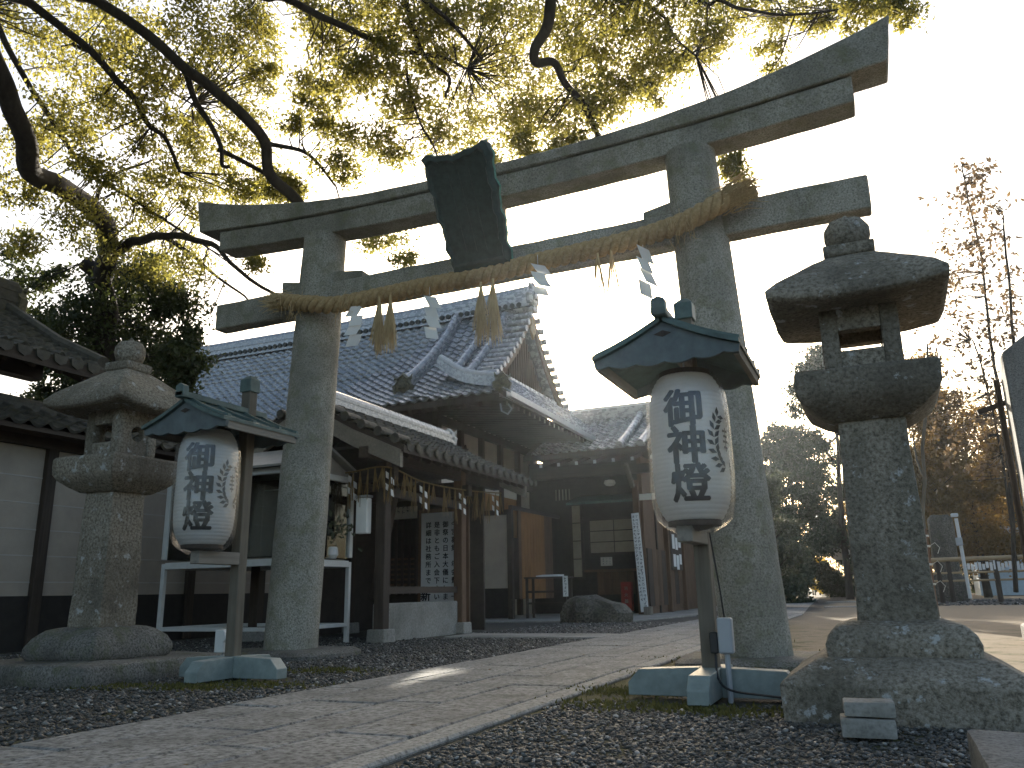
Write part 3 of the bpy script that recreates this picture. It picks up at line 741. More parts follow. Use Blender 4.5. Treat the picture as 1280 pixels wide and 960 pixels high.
RS, LS = Vector((2.56, -2.42, 0)), Vector((-1.29, -2.22, 0))
lantern_stand(RS, 'roofed lantern post on green steel cross base beside the stepped lantern base')
lantern_stand(LS, 'roofed lantern post on green steel cross base beside the dim stone lantern')
def face_to(c, turn): return math.atan2(CAM.y-c.y, CAM.x-c.x)+turn
c1 = RS+Vector((.04, -.37, 1.425)); paper_lantern(c1, .222, .88, face_to(c1, .0), 'white paper lantern with black characters wrapped in clear film, beside the grey socket box')
c2 = LS+Vector((-.02, -.40, 1.475)); paper_lantern(c2, .232, .93, face_to(c2, -.20), 'dimmer white paper lantern with black characters and leaf crest, beside the flat-plinth stone lantern')
# electrical bits
eb = thing('junction_box', (RS.x+.12, RS.y-.02, 0), 'grey outdoor socket box on a thin pipe beside the lantern post', 'junction box'); e0 = WL[eb.name]
mb = MB(); mb.tube([e0+Vector((.0, -.1, -.02)), e0+Vector((.0, -.1, .26))], .016, 8); mb.build('pipe', 'grey_plastic', eb, smooth=True)
mb = MB(); mb.box(e0+Vector((0, -.1, .35)), (.085, .07, .20)); bx_ = mb.build('box', 'grey_plastic', eb, smooth=True, bevel=.008)
mb = MB(); mb.box(e0+Vector((-.07, -.09, .31)), (.05, .05, .12)); mb.build('plug', 'black_cable', eb, bevel=.006)
mb = MB(); mb.tube([cat([e0+Vector(q) for q in ((-.07, -.09, .26), (-.05, -.16, .12), (.02, -.2, .06), (.2, -.22, .04), (.42, -.2, .02))], i/16) for i in range(17)], .007, 5); mb.build('cable', 'black_cable', eb)
mb = MB(); mb.tube([RS+Vector(q) for q in ((.055, -.03, .95), (.09, -.02, .6), (.10, .0, .42))], .005, 4); mb.build('upper_cable', 'black_cable', eb)
sp = thing('flood_lamp', (LS.x-.22, LS.y+.12, 0), 'small white flood lamp on a stake by the left lantern post', 'flood lamp'); s0 = WL[sp.name]
mb = MB(); mb.tube([s0+Vector((0, 0, -.02)), s0+Vector((0, 0, .2))], .014, 6); mb.build('stake', 'grey_plastic', sp)
mb = MB(); mb.prism([s0+Vector(q) for q in ((-.05, 0, .18), (.045, 0, .18), (.045, 0, .26), (.075, 0, .29), (.035, 0, .36), (-.05, 0, .36))], (0, -.05, 0), (0, .05, 0)); mb.build('housing', 'white_paint', sp, bevel=.006)
sp['label'] = 'small white flood lamp on a stake beside the dim stone lantern'

# ------------------------------------------------------------------ tile roofs
TW, TL = .27, .235
TU = [0, .10, .20, .32, .48, .66, .84, 1.0]
TZP = [.006, .036, .040, .016, -.012, -.026, -.016, .006]
def tile_tpl():
    vs_, fs_ = [], []; n = len(TU)
    for v_, dz in ((0, .042), (.29, .0)):
        for u_, z in zip(TU, TZP): vs_.append((u_*TW, v_, z+dz))
    for u_, z in zip(TU, TZP): vs_.append((u_*TW, .006, z-.002))
    for i in range(n-1):
        fs_.append((i, i+1, n+i+1, n+i)); fs_.append((2*n+i, 2*n+i+1, i+1, i))
    return vs_, fs_
TPL = tile_tpl()
def tile_me(mat):
    me = bpy.data.meshes.new('tile'); me.from_pydata(TPL[0], [], TPL[1]); me.materials.append(M[mat])
    me.polygons.foreach_set('use_smooth', [True]*len(me.polygons)); me.set_sharp_from_angle(angle=R(40)); return me
TILE = {k: tile_me(k) for k in ('tile', 'tile_old')}
def lay_tiles(parent, O, U, prof, u0, u1, keep=None, mat='tile', limit=300, s0=0., s1=None, name='roof_tile', near=None):
    """prof: list of (a,z): horizontal run a from the eave and height z; O: eave point at u=0,a=0; U: eave direction; up-slope direction = Z x U"""
    U = Vector(U); A = Vector((0, 0, 1)).cross(U); O = Vector(O)
    seg = [0]
    for (a0, z0), (a1, z1) in zip(prof, prof[1:]): seg.append(seg[-1]+math.hypot(a1-a0, z1-z0))
    s1 = s1 or seg[-1]; mats = []
    s_ = s0
    while s_ < s1-.1:
        i = max(k for k in range(len(seg)-1) if seg[k] <= s_+1e-6); f = (s_-seg[i])/(seg[i+1]-seg[i])
        a_ = prof[i][0]+(prof[i+1][0]-prof[i][0])*f; z = prof[i][1]+(prof[i+1][1]-prof[i][1])*f
        d_ = Vector((prof[i+1][0]-prof[i][0], prof[i+1][1]-prof[i][1])).normalized()
        V_ = A*d_.x+Vector((0, 0, d_.y)); N_ = U.cross(V_)
        u_ = u0
        while u_ < u1-.01:
            if keep is None or keep(u_+TW/2, a_+.1):
                j = rnd.uniform(-.004, .004)
                mats.append(Matrix(((U.x, V_.x, N_.x, 0), (U.y, V_.y, N_.y, 0), (U.z, V_.z, N_.z, 0), (0, 0, 0, 1))))
                p = O+U*u_+A*a_+Vector((0, 0, z))+N_*(.012+j); mats[-1].translation = p
            u_ += TW
        s_ += TL
    key = near or (lambda p: (p-CAM).length)
    mats.sort(key=lambda m_: key(m_.translation))
    for m_ in mats[:limit]:
        o = bpy.data.objects.new(name, TILE[mat]); COL.objects.link(o); o.parent = parent
        mm = m_.copy(); mm.translation = m_.translation-WL[parent.name]; o.matrix_local = mm; WL[o.name] = m_.translation.copy()
    rest = mats[limit:]
    if rest:
        T = np.array([[list(r_) for r_ in m_][:3] for m_ in rest]); o = np_mesh(name, TPL[0], TPL[1], T, mat, parent, origin=WL[parent.name], smooth=False, kind='stuff')
def ornament(name, p, ax, r, parent, mat='ornament'):
    "ridge-end tile: rounded shield with horns, boss and side curls; ax = facing direction"
    p = Vector(p); ax = Vector(ax).normalized(); sd_ = ax.cross(Vector((0, 0, 1))).normalized(); mb = MB()
    out_ = []
    for k in range(24):
        a_ = 2*PI*k/24; rr = r*(1+.14*math.cos(3*a_+PI/2)+.10*math.cos(8*a_)); out_.append((rr*math.cos(a_), rr*math.sin(a_)*1.08))
    mb.loft([[p+sd_*u_*k_+Vector((0, 0, v_*k_))+ax*d_ for u_, v_ in out_] for k_, d_ in ((1, -.10), (1.04, .0), (.8, .06), (.72, .03), (.45, .05), (.38, .11), (.12, .13))])
    for sg in (-1, 1):
        q = p+sd_*(sg*r*.85)+Vector((0, 0, r*.75)); mb.tube([p+sd_*(sg*r*.45)+Vector((0, 0, r*.7)), q, q+sd_*(sg*r*.12)+Vector((0, 0, r*.4))], [r*.2, r*.15, r*.04], 6)
    return mb.build(name, mat, parent, smooth=True)
def ridge(name, pts, w0, h, parent, layers=4, cap_r=.085, mat='tile', cap_mat=None):
    "stacked flat ridge tiles with a round cap row, following points on the roof surface"
    pts = [Vector(p) for p in pts]; o0 = None
    for k in range(layers):
        mb = MB(); rings = []
        ww = w0*(1-.12*k/layers)*(1 if k % 2 == 0 else .90); z0, z1 = h*k/layers, h*(k+1)/layers
        for i, p in enumerate(pts):
            t_ = (pts[min(i+1, len(pts)-1)]-pts[max(i-1, 0)]); sd_ = Vector((-t_.y, t_.x, 0)).normalized()
            rings.append([p-sd_*ww/2+Vector((0, 0, z0)), p+sd_*ww/2+Vector((0, 0, z0)), p+sd_*ww/2+Vector((0, 0, z1)), p-sd_*ww/2+Vector((0, 0, z1))])
        mb.loft(rings); o = mb.build('ridge_course' if o0 is not None else name, mat, o0 or parent, smooth=True, bevel=0)
        if o0 is None: o0 = o
    mb = MB(); mb.tube([p+Vector((0, 0, h+cap_r*.25)) for p in pts], cap_r, 10); mb.build('ridge_cap', cap_mat or mat, o0, smooth=True)
    return o0

# ------------------------------------------------------------------ main hall
mh = thing('main_hall', (-8, 12, 0), 'shrine hall with great hipped-and-gabled grey tile roof behind the pavilion', 'shrine building')
EX, EY = -3.5, 8.0
FP = [(0, 4.85), (.6, 5.16), (1.3, 5.60), (2.0, 6.13), (3.0, 7.02), (4.0, 8.22)]
def fz(a_):
    for (a0, z0), (a1, z1) in zip(FP, FP[1:]):
        if a_ <= a1: return z0+(z1-z0)*(a_-a0)/(a1-a0)
    return FP[-1][1]
def hipx(a_): return EX-.12-min(a_, 1.5)*.63       # right limit of the front slope
# roof decks
mb = MB()
rows = [0, .6, 1.3, 1.5, 2.0, 3.0, 4.0]
rings = []
for a_ in rows:
    z = fz(a_); xr_ = hipx(a_)+.02 if a_ <= 1.5 else -4.5
    rings.append([(-17, EY+a_, z-.02), (xr_, EY+a_, z-.02), (xr_, EY+a_, z-.16), (-17, EY+a_, z-.16)])
mb.loft(rings); mb.build('roof_deck', 'dark_wood', mh)
mb = MB(); mb.loft([[(-17, 24-EY-q[1]+8-0*0, 0)]*0 or [(-17, 2*12-q[1], q[2]), (-4.5, 2*12-q[1], q[2]), (-4.5, 2*12-q[1], q[2]-.14), (-17, 2*12-q[1], q[2]-.14)] for q in [(0, EY+a_, fz(a_)) for a_ in (1.5, 2.0, 3.0, 4.0)]]); mb.build('rear_deck', 'tile', mh)
lay_tiles(mh, (0, EY, 0), (1, 0, 0), FP, -17, -3.5, keep=lambda u_, a_: u_ < (hipx(a_)-.05 if a_ < 1.5 else -4.78), limit=300, near=lambda p: -p.x*1.0+p.z*.9)
# skirt roof under the gable, facing the path
mb = MB(); mb.add([(EX, EY, 4.86), (EX, 16.2, 4.86), (-4.5, 15.2, 5.80), (-4.5, 9.5, 5.80), (EX, EY, 4.74), (EX, 16.2, 4.74), (-4.5, 15.2, 5.66), (-4.5, 9.5, 5.66)], [(0, 1, 2, 3), (7, 6, 5, 4), (0, 4, 5, 1), (1, 5, 6, 2), (0, 3, 7, 4)]); mb.build('skirt_deck', 'dark_wood', mh)
SK = [(0, 4.86), (.5, 5.28), (1.0, 5.80)]
lay_tiles(mh, (EX, EY, 0), (0, 1, 0), SK, 0, 8.1, keep=lambda u_, a_: u_ > a_*1.5+.1 and u_ < 8.1-a_, limit=60)
# gable
GX = -4.80
mb = MB(); tri = [(GX, EY+a_, fz(a_)-.15) for a_ in (1.5, 2, 3, 4)]+[(GX, 24-EY-a_, fz(a_)-.15) for a_ in (3, 2, 1.5)]
mb.prism(tri, (-.1, 0, 0), (0, 0, 0)); mb.build('gable_wall', 'dark_wood', mh)
for k in range(30):
    y = 9.75+k*.156
    a_ = min(y-EY, 24-EY-y-0); top = fz(a_)-.42
    if top > 5.95:
        mb = MB(); mb.box((GX+.03, y, (5.86+top)/2), (.05, .055, top-5.86)); mb.build('gable_slat', 'brown_wood', mh)
for sg in (0, 1):
    mb = MB(); rings = []
    for a_ in (1.15, 1.5, 2.0, 2.5, 3.0, 3.5, 3.98):
        y = EY+a_ if sg == 0 else 24-EY-a_; z = fz(a_)-.02
        rings.append([(-4.50, y, z-.36), (-4.42, y, z-.36), (-4.42, y, z-.03), (-4.50, y, z-.03)])
    mb.loft(rings); mb.build('bargeboard', 'brown_wood', mh, bevel=.01)
    s_ = 1.25
    while s_ < 3.95:
        y = EY+s_ if sg == 0 else 24-EY-s_; z = fz(s_)+.04
        mb = MB(); mb.tube([(-4.92, y, z+.0), (-4.30, y, z-.02)], .082, 10); v_ = mb.build('verge_tile', 'tile', mh, smooth=True)
        mb = MB(); mb.lathe([(.088, 0), (.088, .02), (.06, .03), (.02, .03)], 12); q = mb.build('end_disc', 'tile', v_, origin=(0, 0, 0)); q.rotation_euler = (0, PI/2, 0); q.location = Vector((-4.315, y, z-.02))-WL[v_.name]
        s_ += .205
mb = MB(); gp = [(0, .0), (.10, -.05), (.16, -.18), (.12, -.30), (.19, -.40), (.13, -.52), (.05, -.60), (0, -.72)]
mb.prism([(0, 12+u_, 8.0+v_) for u_, v_ in gp]+[(0, 12-u_, 8.0+v_) for u_, v_ in reversed(gp[1:-1])], (-4.44, 0, 0), (-4.37, 0, 0)); mb.build('gable_pendant', 'gold_wood', mh, bevel=.01)
mb = MB(); mb.box((-4.62, 12.3, 5.86), (.30, 5.6, .14)); mb.build('gable_sill', 'tile', mh, bevel=.01)
# ridges
rg = ridge('main_ridge', [(-17, 12, 8.16), (-12, 12, 8.12), (-7, 12, 8.14), (-4.42, 12, 8.22)], .46, .50, mh, 6, .12)
for k in range(62):
    mb = MB(); mb.tube([(-16.9+k*.2, 11.74, 8.27), (-16.9+k*.2, 11.79, 8.27)], .075, 8); mb.build('round_end_tile', 'tile_old', rg, smooth=True)
ornament('ridge_end_ornament', (-4.36, 12, 8.55), (1, 0, 0), .30, mh, 'tile')
def slope_pts(x, a0, a1, n=7, dz=.03): return [(x, EY+a0+(a1-a0)*i/n, fz(a0+(a1-a0)*i/n)+dz) for i in range(n+1)]
ridge('descending_ridge', slope_pts(-6.62, 3.75, 1.02), .32, .26, mh, 4, .095)
ornament('descending_ridge_ornament', (-6.62, EY+.92, fz(.92)+.2), (.15, -1, .1), .25, mh)
for x, a_ in ((-5.62, 1.55), (-5.12, 1.35)):
    mb = MB(); mb.tube([Vector(p)+Vector((0, 0, .06)) for p in slope_pts(x, 3.8, a_, 9)], .105, 10); mb.build('verge_roll', 'tile', mh, smooth=True)
cp = [at(551, 447, y=9.45), at(575, 462, y=9.15), at(600, 468, y=8.75), at(628, 470, y=8.4)]
cp = [p-Vector((0, 0, .26)) for p in cp]; cp = [cat(cp, i/8) for i in range(9)]
ridge('corner_ridge', cp, .28, .24, mh, 4, .085, cap_mat='verge_white')
ornament('corner_ornament', at(628, 478, y=8.32), (.7, -.7, .1), .20, mh)
# gutter with brackets
ga, gb = Vector((EX+.10, 8.05, 4.80)), Vector((EX+.10, 15.6, 4.72))
mb = MB(); mb.loft([[p+Vector((u_, 0, v_)) for u_, v_ in ((-.06, .07), (-.06, -.06), (.06, -.06), (.06, .07), (.045, .07), (.045, -.045), (-.045, -.045), (-.045, .07))] for p in (ga, ga.lerp(gb, .3), ga.lerp(gb, .7)-Vector((0, 0, .02)), gb)]); mb.build('gutter', 'gutter', mh)
mb = MB(); mb.tube([(EX-.1, 8.05, 4.6), (EX-.05, 8.0, 4.42), (EX+.05, 8.1, 4.36), (EX+.1, 8.2, 4.5), (EX, 8.25, 4.62)], .02, 5); mb.build('downpipe_bracket', 'gutter', mh)
# rafters and soffit under both visible eaves
for k in range(24):
    y = 8.35+k*.32; mb = MB(); mb.bar((-5.95, y, 4.94), (EX-.08, y, 4.67), .085, .10); rf = mb.build('rafter', 'dark_wood_x', mh)
    mb = MB(); mb.box((EX-.075, y, 4.668), (.012, .075, .085)); mb.build('rafter_tip', 'grey_wood', rf)
for k in range(34):
    x = -4.2-k*.34; mb = MB(); mb.bar((x, 9.35, 5.05), (x, EY+.08, 4.66), .085, .10); mb.build('rafter', 'dark_wood_y', mh)
mb = MB(); mb.add([(-5.95, 8.1, 5.05), (-5.95, 16, 5.05), (EX-.02, 16, 4.735), (EX-.02, 8.1, 4.735)], [(0, 1, 2, 3)]); mb.build('soffit', 'dark_wood_y', mh)
# walls: plaster panels between dark posts above, boards below
WX = -5.9
mb = MB(); mb.box((WX-.1, 12.6, 2.55), (.12, 6.6, 5.1)); mb.build('side_wall', 'plaster', mh)
mb = MB(); mb.box((-11.5, 9.35, 2.5), (11, .14, 5.0)); mb.build('front_wall', 'dark_wood', mh)
for y in (9.35, 10.55, 11.75, 12.95, 14.15, 15.35):
    mb = MB(); mb.box((WX, y, 2.55), (.17, .17, 5.1)); mb.build('post', 'dark_wood', mh, bevel=.008)
for z, h_ in ((3.62, .16), (4.74, .2)):
    mb = MB(); mb.box((WX+.01, 12.4, z), (.15, 6.3, h_)); mb.build('tie_beam', 'dark_wood_y', mh)
for i, y in enumerate((9.95, 11.15, 12.35, 13.55)):
    mb = MB(); mb.box((WX-.02, y, 2.05), (.05, 1.02, 3.0)); mb.build('wall_board', 'orange_wood', mh)
    mb = MB(); mb.box((WX-.01, y, 3.36), (.05, 1.02, .30)); mb.build('upper_panel', 'plaster_white', mh)
mb = MB(); pts = [(0, .14), (.05, .04), (.16, .06), (.07, -.02), (.10, -.13), (0, -.07), (-.10, -.13), (-.07, -.02), (-.16, .06), (-.05, .04)]
mb.prism([(0, 10.75+.12+u_, 4.2+v_) for u_, v_ in pts], (WX-.03, 0, 0), (WX+.015, 0, 0)); mb.build('nail_cover', 'dark_wood', mh)
# sleeve panel with white infill, and boarded screen behind it
mb = MB(); mb.box((-5.32, 11, 1.60), (1.02, .05, 1.78)); mb.build('sleeve_panel', 'plaster', mh)
mb = MB(); mb.box((-5.32, 10.99, .37), (1.06, .07, .70)); mb.build('sleeve_base_board', 'black_board', mh)
mb = MB(); mb.box((-5.32, 10.98, 2.56), (1.3, .12, .12)); mb.build('sleeve_cap', 'dark_wood_x', mh)
mb = MB(); mb.box((-4.74, 11, 1.3), (.13, .13, 2.6)); mb.build('sleeve_post', 'dark_wood', mh, bevel=.006)
for i in range(12):
    y = 11.75+i*.2; mb = MB(); mb.box((-4.82, y, 1.55), (.03, .185, 2.2)); mb.build('screen_board', 'orange_wood' if 0 < i < 9 else 'brown_wood', mh, bevel=.004)
mb = MB(); mb.box((-4.82, 12.9, 2.70), (.10, 3.4, .10)); mb.build('screen_rail', 'dark_wood_y', mh)
for i in range(6):
    mb = MB(); mb.box((-4.80, 11.22+i*.075, 1.2), (.03, .022, 1.5)); mb.build('lattice_bar', 'dark_wood', mh)

# ------------------------------------------------------------------ shrine office wing
of = thing('shrine_office', (-3.6, 16, 0), 'low shrine office wing with tiled roof joined to the hall', 'shrine building')
WP = [(0, 4.27), (1.2, 4.86), (2.5, 5.62)]
mb = MB(); mb.loft([[(-5.2, 13+a_, z), (-1.72, 13+a_, z), (-1.72, 13+a_, z-.14), (-5.2, 13+a_, z-.14)] for a_, z in WP]); mb.build('roof_deck', 'dark_wood', of)
mb = MB(); mb.loft([[(-5.2, 18-a_, z), (-1.72, 18-a_, z), (-1.72, 18-a_, z-.14), (-5.2, 18-a_, z-.14)] for a_, z in WP]); mb.build('rear_roof_deck', 'tile', of)
lay_tiles(of, (0, 13, 0), (1, 0, 0), WP, -4.95, -1.75, limit=200)
ridge('office_ridge', [(-5.2, 15.5, 5.6), (-1.7, 15.5, 5.6)], .38, .32, of, 4, .09, cap_mat='verge_white')
for x in (-2.42, -1.85):
    mb = MB(); mb.tube([(x, 13+a_-.02, z+.09) for a_, z in ((0, 4.27), (.6, 4.56), (1.2, 4.86), (1.9, 5.26), (2.45, 5.6))], .10, 10); mb.build('verge_roll', 'tile', of, smooth=True)
for k in range(7):
    x = -4.72+k*.52; mb = MB(); mb.bar((x, 14.6, 4.42), (x, 13.12, 3.99), .085, .10); rf = mb.build('rafter', 'dark_wood_y', of)
    mb = MB(); mb.box((x, 13.112, 3.985), (.08, .014, .095)); mb.build('rafter_tip', 'white_paint', rf)
mb = MB(); mb.box((-3.45, 13.75, 3.80), (3.4, .2, .24)); mb.build('eave_beam', 'dark_wood_x', of)
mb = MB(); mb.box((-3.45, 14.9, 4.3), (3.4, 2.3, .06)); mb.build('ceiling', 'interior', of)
mb = MB(); mb.box((-2.28, 13.85, 1.75), (.16, .16, 3.5)); mb.build('post', 'brown_wood', of, bevel=.008)
mb = MB(); mb.bar((-2.28, 13.6, 3.3), (-2.30, 13.1, 3.85), .1, .12); mb.build('bracket', 'pole_wood', of)
mb = MB(); mb.box((-2.05, 13.95, 3.05), (.5, .1, .16)); mb.build('bracket_beam', 'old_paper', of)
mb = MB(); mb.lathe([(.03, 3.62), (.14, 3.60), (.17, 3.52), (.12, 3.46), (.02, 3.44)], 14, (-3.1, 14.2, 0)); mb.build('ceiling_lamp', 'old_paper', of, smooth=True)
# front wall of the office
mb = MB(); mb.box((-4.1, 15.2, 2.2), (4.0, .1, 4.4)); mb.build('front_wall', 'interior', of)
for k in range(5):
    mb = MB(); mb.box((-3.78+k*.22, 15.13, .82), (.2, .04, .62)); mb.build('counter_board', 'brown_wood', of)
mb = MB(); mb.box((-3.32, 15.02, 1.17), (1.7, .36, .06)); mb.build('counter', 'brown_wood', of)
def grid_window(parent, x0, x1, z0, z1, y, nx, nz, pane='shoji', name='window'):
    mb = MB(); mb.box(((x0+x1)/2, y+.03, (z0+z1)/2), (x1-x0+.12, .05, z1-z0+.12)); f = mb.build(name, 'dark_wood_x', parent)
    for i in range(nx):
        for j in range(nz):
            a0, a1 = x0+(x1-x0)*i/nx+.014, x0+(x1-x0)*(i+1)/nx-.014; b0, b1 = z0+(z1-z0)*j/nz+.014, z0+(z1-z0)*(j+1)/nz-.014
            mb = MB(); mb.box(((a0+a1)/2, y-.004, (b0+b1)/2), (a1-a0, .012, b1-b0)); mb.build('pane', pane, f)
    return f
grid_window(of, -4.05, -2.60, 1.66, 2.60, 15.1, 2, 3)
grid_window(of, -4.55, -4.28, 1.0, 3.05, 15.0, 1, 4)
mb = MB(); mb.prism([(0, 14.0, 3.02), (0, 15.05, 3.30), (0, 15.05, 3.22), (0, 14.0, 2.96)], (-4.35, 0, 0), (-2.36, 0, 0)); mb.build('pent_roof', 'copper', of)
for k in range(5):
    mb = MB(); mb.box((-4.6+k*.1, 13.9, 3.25), (.03, .03, .3)); mb.build('transom_bar', 'grey_wood', of)
mb = MB(); mb.box((-2.2, 19, 2.1), (.12, 10, 4.2)); mb.build('side_wall', 'brown_wood', of)
for k in range(8):
    y = 14.3+k*.5; mb = MB(); mb.box((-2.12, y, .95), (.04, .47, 1.5)); mb.build('side_board', 'brown_wood' if k % 3 else 'dark_wood', of)
for y in (16.2, 18.2, 21.0, 24):
    mb = MB(); mb.box((-2.1, y, 1.75), (.18, .18, 3.5)); mb.build('side_post', 'brown_wood', of, bevel=.008)
mb = MB(); mb.add([(-1.2, 15.6, 3.55), (-1.2, 25, 3.55), (-2.3, 25, 4.2), (-2.3, 15.6, 4.2)], [(0, 1, 2, 3)]); mb.add([(-1.2, 15.6, 3.49), (-1.2, 25, 3.49), (-2.3, 25, 4.14), (-2.3, 15.6, 4.14)], [(3, 2, 1, 0)]); mb.build('side_eave', 'tile', of)
# pinned notices on the side wall
nb = thing('notice_board', (-2.1, 16.9, 1.2), 'glazed notice board with papers pinned on the office side wall', 'notice board')
mb = MB(); mb.box((-2.06, 17.2, 1.75), (.06, 1.4, 1.15)); mb.build('board', 'dark_wood', nb)
for (y, z, w_, h_) in ((16.8, 2.0, .3, .42), (17.2, 1.95, .28, .36), (17.6, 2.05, .3, .4), (16.85, 1.45, .3, .36), (17.25, 1.4, .3, .42), (17.62, 1.5, .26, .3)):
    mb = MB(); mb.box((-2.02, y, z), (.008, w_, h_)); mb.build('notice_sheet', 'paper', nb)
# loose things in front of the office
def column_text(parent, lines, ox, oy, oz, dx, size, step, colw, mat='ink', nrm=(0, -1, 0), bold=.002, name='writing'):
    "vertical Japanese lines, first line rightmost; (ox,oy,oz) top right; dx: unit vector to the right"
    dx = Vector(dx); nrm = Vector(nrm); mb = MB()
    cache = column_text.c
    for i, ln in enumerate(lines):
        for j, ch in enumerate(ln):
            if ch == ' ': continue
            k = (ch, bold > .003)
            if k not in cache: cache[k] = text_mesh(ch, 1.0, bold*8)
            vs_, fs_ = cache[k]
            o_ = Vector((ox, oy, oz))-dx*(i*colw)-Vector((0, 0, j*step))+nrm*.004
            mb.add([o_+dx*(q.x*size)+Vector((0, 0, q.y*size)) for q in vs_], fs_)
    return mb.build(name, mat, parent)
column_text.c = {}
def scribble(parent, lines, o_, dx, dn, size, step, colw, nrm, mat='ink', seed=1, name='writing'):
    "brush-like illegible characters: a few strokes in each cell"
    q_ = random.Random(seed); mb = MB(); o_, dx, dn, nrm = Vector(o_), Vector(dx), Vector(dn), Vector(nrm)
    for i, n in enumerate(lines):
        for j in range(n):
            c_ = o_-dx*(i*colw)+dn*(j*step)+nrm*.003
            for k in range(q_.randint(4, 6)):
                a_ = q_.choice((0, .1, 1.5, 1.6, .8, -.7))+q_.uniform(-.15, .15); l_ = size*q_.uniform(.35, .95); x, y = q_.uniform(-.3, .3)*size, q_.uniform(-.38, .38)*size
                d1 = dx*math.cos(a_)+dn*math.sin(a_); d2 = dx*-math.sin(a_)+dn*math.cos(a_); w_ = size*q_.uniform(.045, .09); m_ = c_+dx*x+dn*y
                mb.add([m_-d1*l_/2-d2*w_, m_+d1*l_/2-d2*w_*.5, m_+d1*l_/2+d2*w_*.5, m_-d1*l_/2+d2*w_], [(0, 1, 2, 3)])
    return mb.build(name, mat, parent)
sg = thing('sign_board', (-2.2, 13.55, 0), 'tall narrow white board with a column of writing leaning on the office post', 'sign board')
b0, b1 = Vector((-2.13, 13.55, .07)), Vector((-2.27, 13.62, 2.6))
mb = MB(); mb.bar(b0, b1, .20, .035, up=(0, -1, 0)); mb.build('board', 'paper', sg)
d_ = (b1-b0).normalized(); scribble(sg, [26, 24], b1-d_*.1+Vector((.045, -.02, 0)), (1, 0, 0), -d_, .075, .092, .09, (0, -1, 0), 'grey_ink', 4)
mb = MB(); mb.box((-2.05, 13.6, .10), (.2, .2, .2)); mb.build('foot_block', 'grey_wood', sg, bevel=.01)
mb = MB(); rings = []
rk = [(0, 1.0, .72, 0), (.2, 1.02, .72, 0), (.36, .86, .62, -.05), (.48, .55, .5, -.16), (.55, .30, .3, -.24)]
for z, sx_, sy_, ox in rk:
    rings.append([(-1.96+ox+sx_*.72*math.cos(2*PI*k/16)*(1+.12*math.sin(k*2.3)), 9.1+sy_*.62*math.sin(2*PI*k/16)*(1+.15*math.cos(k*1.7)), z-.03) for k in range(16)])
mb.loft(rings); tag(mb.build('boulder', 'rock', smooth=True, rough=(.06, 2.2, .16), sharp=40), 'low brown boulder lying on the pavement before the office', 'boulder')
tb = thing('writing_table', (-3.95, 11.5, 0), 'small dark wooden table carrying a white paper sheet by the boarded screen', 'table')
mb = MB(); mb.box((-3.95, 11.5, .955), (1.12, .5, .035)); mb.build('table_top', 'dark_wood_x', tb, bevel=.004)
for sx_ in (-1, 1):
    for sy_ in (-1, 1):
        mb = MB(); mb.box((-3.95+sx_*.5, 11.5+sy_*.2, .47), (.055, .055, .94)); mb.build('leg', 'dark_wood', tb)
for z in (.35, .62):
    mb = MB(); mb.box((-3.95, 11.28, z), (1.0, .03, .05)); mb.build('stretcher', 'dark_wood_x', tb)
mb = MB(); mb.prism([(0, 11.28, .976), (0, 11.7, .976), (0, 11.7, 1.03), (0, 11.28, 1.0)], (-4.2, 0, 0), (-3.62, 0, 0)); tag(mb.build('paper_pad', 'paper', bevel=.004), 'white paper pad lying on the small dark table', 'paper pad')
mb = MB(); mb.box((-3.42, 11.235, .74), (.13, .008, .48)); sh_ = mb.build('paper_strip', 'paper'); tag(sh_, 'white paper strip with writing hanging from the table edge', 'paper strip')
scribble(sh_, [6], (-3.42, 11.231, .93), (1, 0, 0), (0, 0, -1), .065, .075, .1, (0, -1, 0), 'ink', 6)
mb = MB(); mb.box((-3.55, 14.99, 1.42), (.34, .012, .24)); pp = mb.build('price_notice', 'old_paper'); tag(pp, 'pale notice sheet standing on the office counter', 'notice')
scribble(pp, [3, 3, 3], (-3.44, 14.984, 1.49), (1, 0, 0), (0, 0, -1), .05, .065, .1, (0, -1, 0), 'grey_ink', 8)
fx = thing('extinguisher_box', (-2.95, 14.85, 0), 'red upright box with three pale marks under the office counter', 'red box')
mb = MB(); mb.box((-2.95, 14.85, .45), (.30, .2, .78)); mb.build('box_body', 'red_paint', fx, bevel=.012)
mb = MB(); mb.box((-2.95, 14.85, .03), (.34, .24, .05)); mb.build('box_base', 'black_cable', fx)
column_text(fx, ['消火器'], -2.95, 14.748, .66, (1, 0, 0), .11, .17, .1, mat='old_paper')

# ------------------------------------------------------------------ open pavilion by the path
pvn = thing('pavilion', (-3.9, 4, 0), 'open wooden pavilion with low stone wall, mossy tiled roof and straw fringe', 'pavilion')
PX = (-2.85, -5.05); PY = (2.35, 4.7)
for x in PX:
    for y in PY:
        mb = MB(); mb.box((x, y, 1.42), (.16, .16, 2.55)); mb.build('post', 'brown_wood' if (x > -3 and y > 4) else 'dark_wood', pvn, smooth=True, bevel=.01)
        mb = MB(); mb.sq([(.15, -.02), (.14, .16)], (x, y, 0)); mb.build('post_base', 'concrete', pvn, bevel=.012)
for y in PY:
    mb = MB(); mb.box((-3.95, y, 2.30), (2.6, .13, .18)); mb.build('tie_beam', 'dark_wood_x', pvn)
for x in PX:
    mb = MB(); mb.box((x, 4.0, 2.55), (.14, 4.4, .16)); mb.build('eave_purlin', 'dark_wood_y', pvn)
    mb = MB(); mb.box((x+.02, 3.5, 2.05), (.10, 2.3, .12)); mb.build('side_tie', 'dark_wood_y', pvn)
RX, RZ, EXR, EZ_ = -3.9, 3.44, 1.68, 2.60
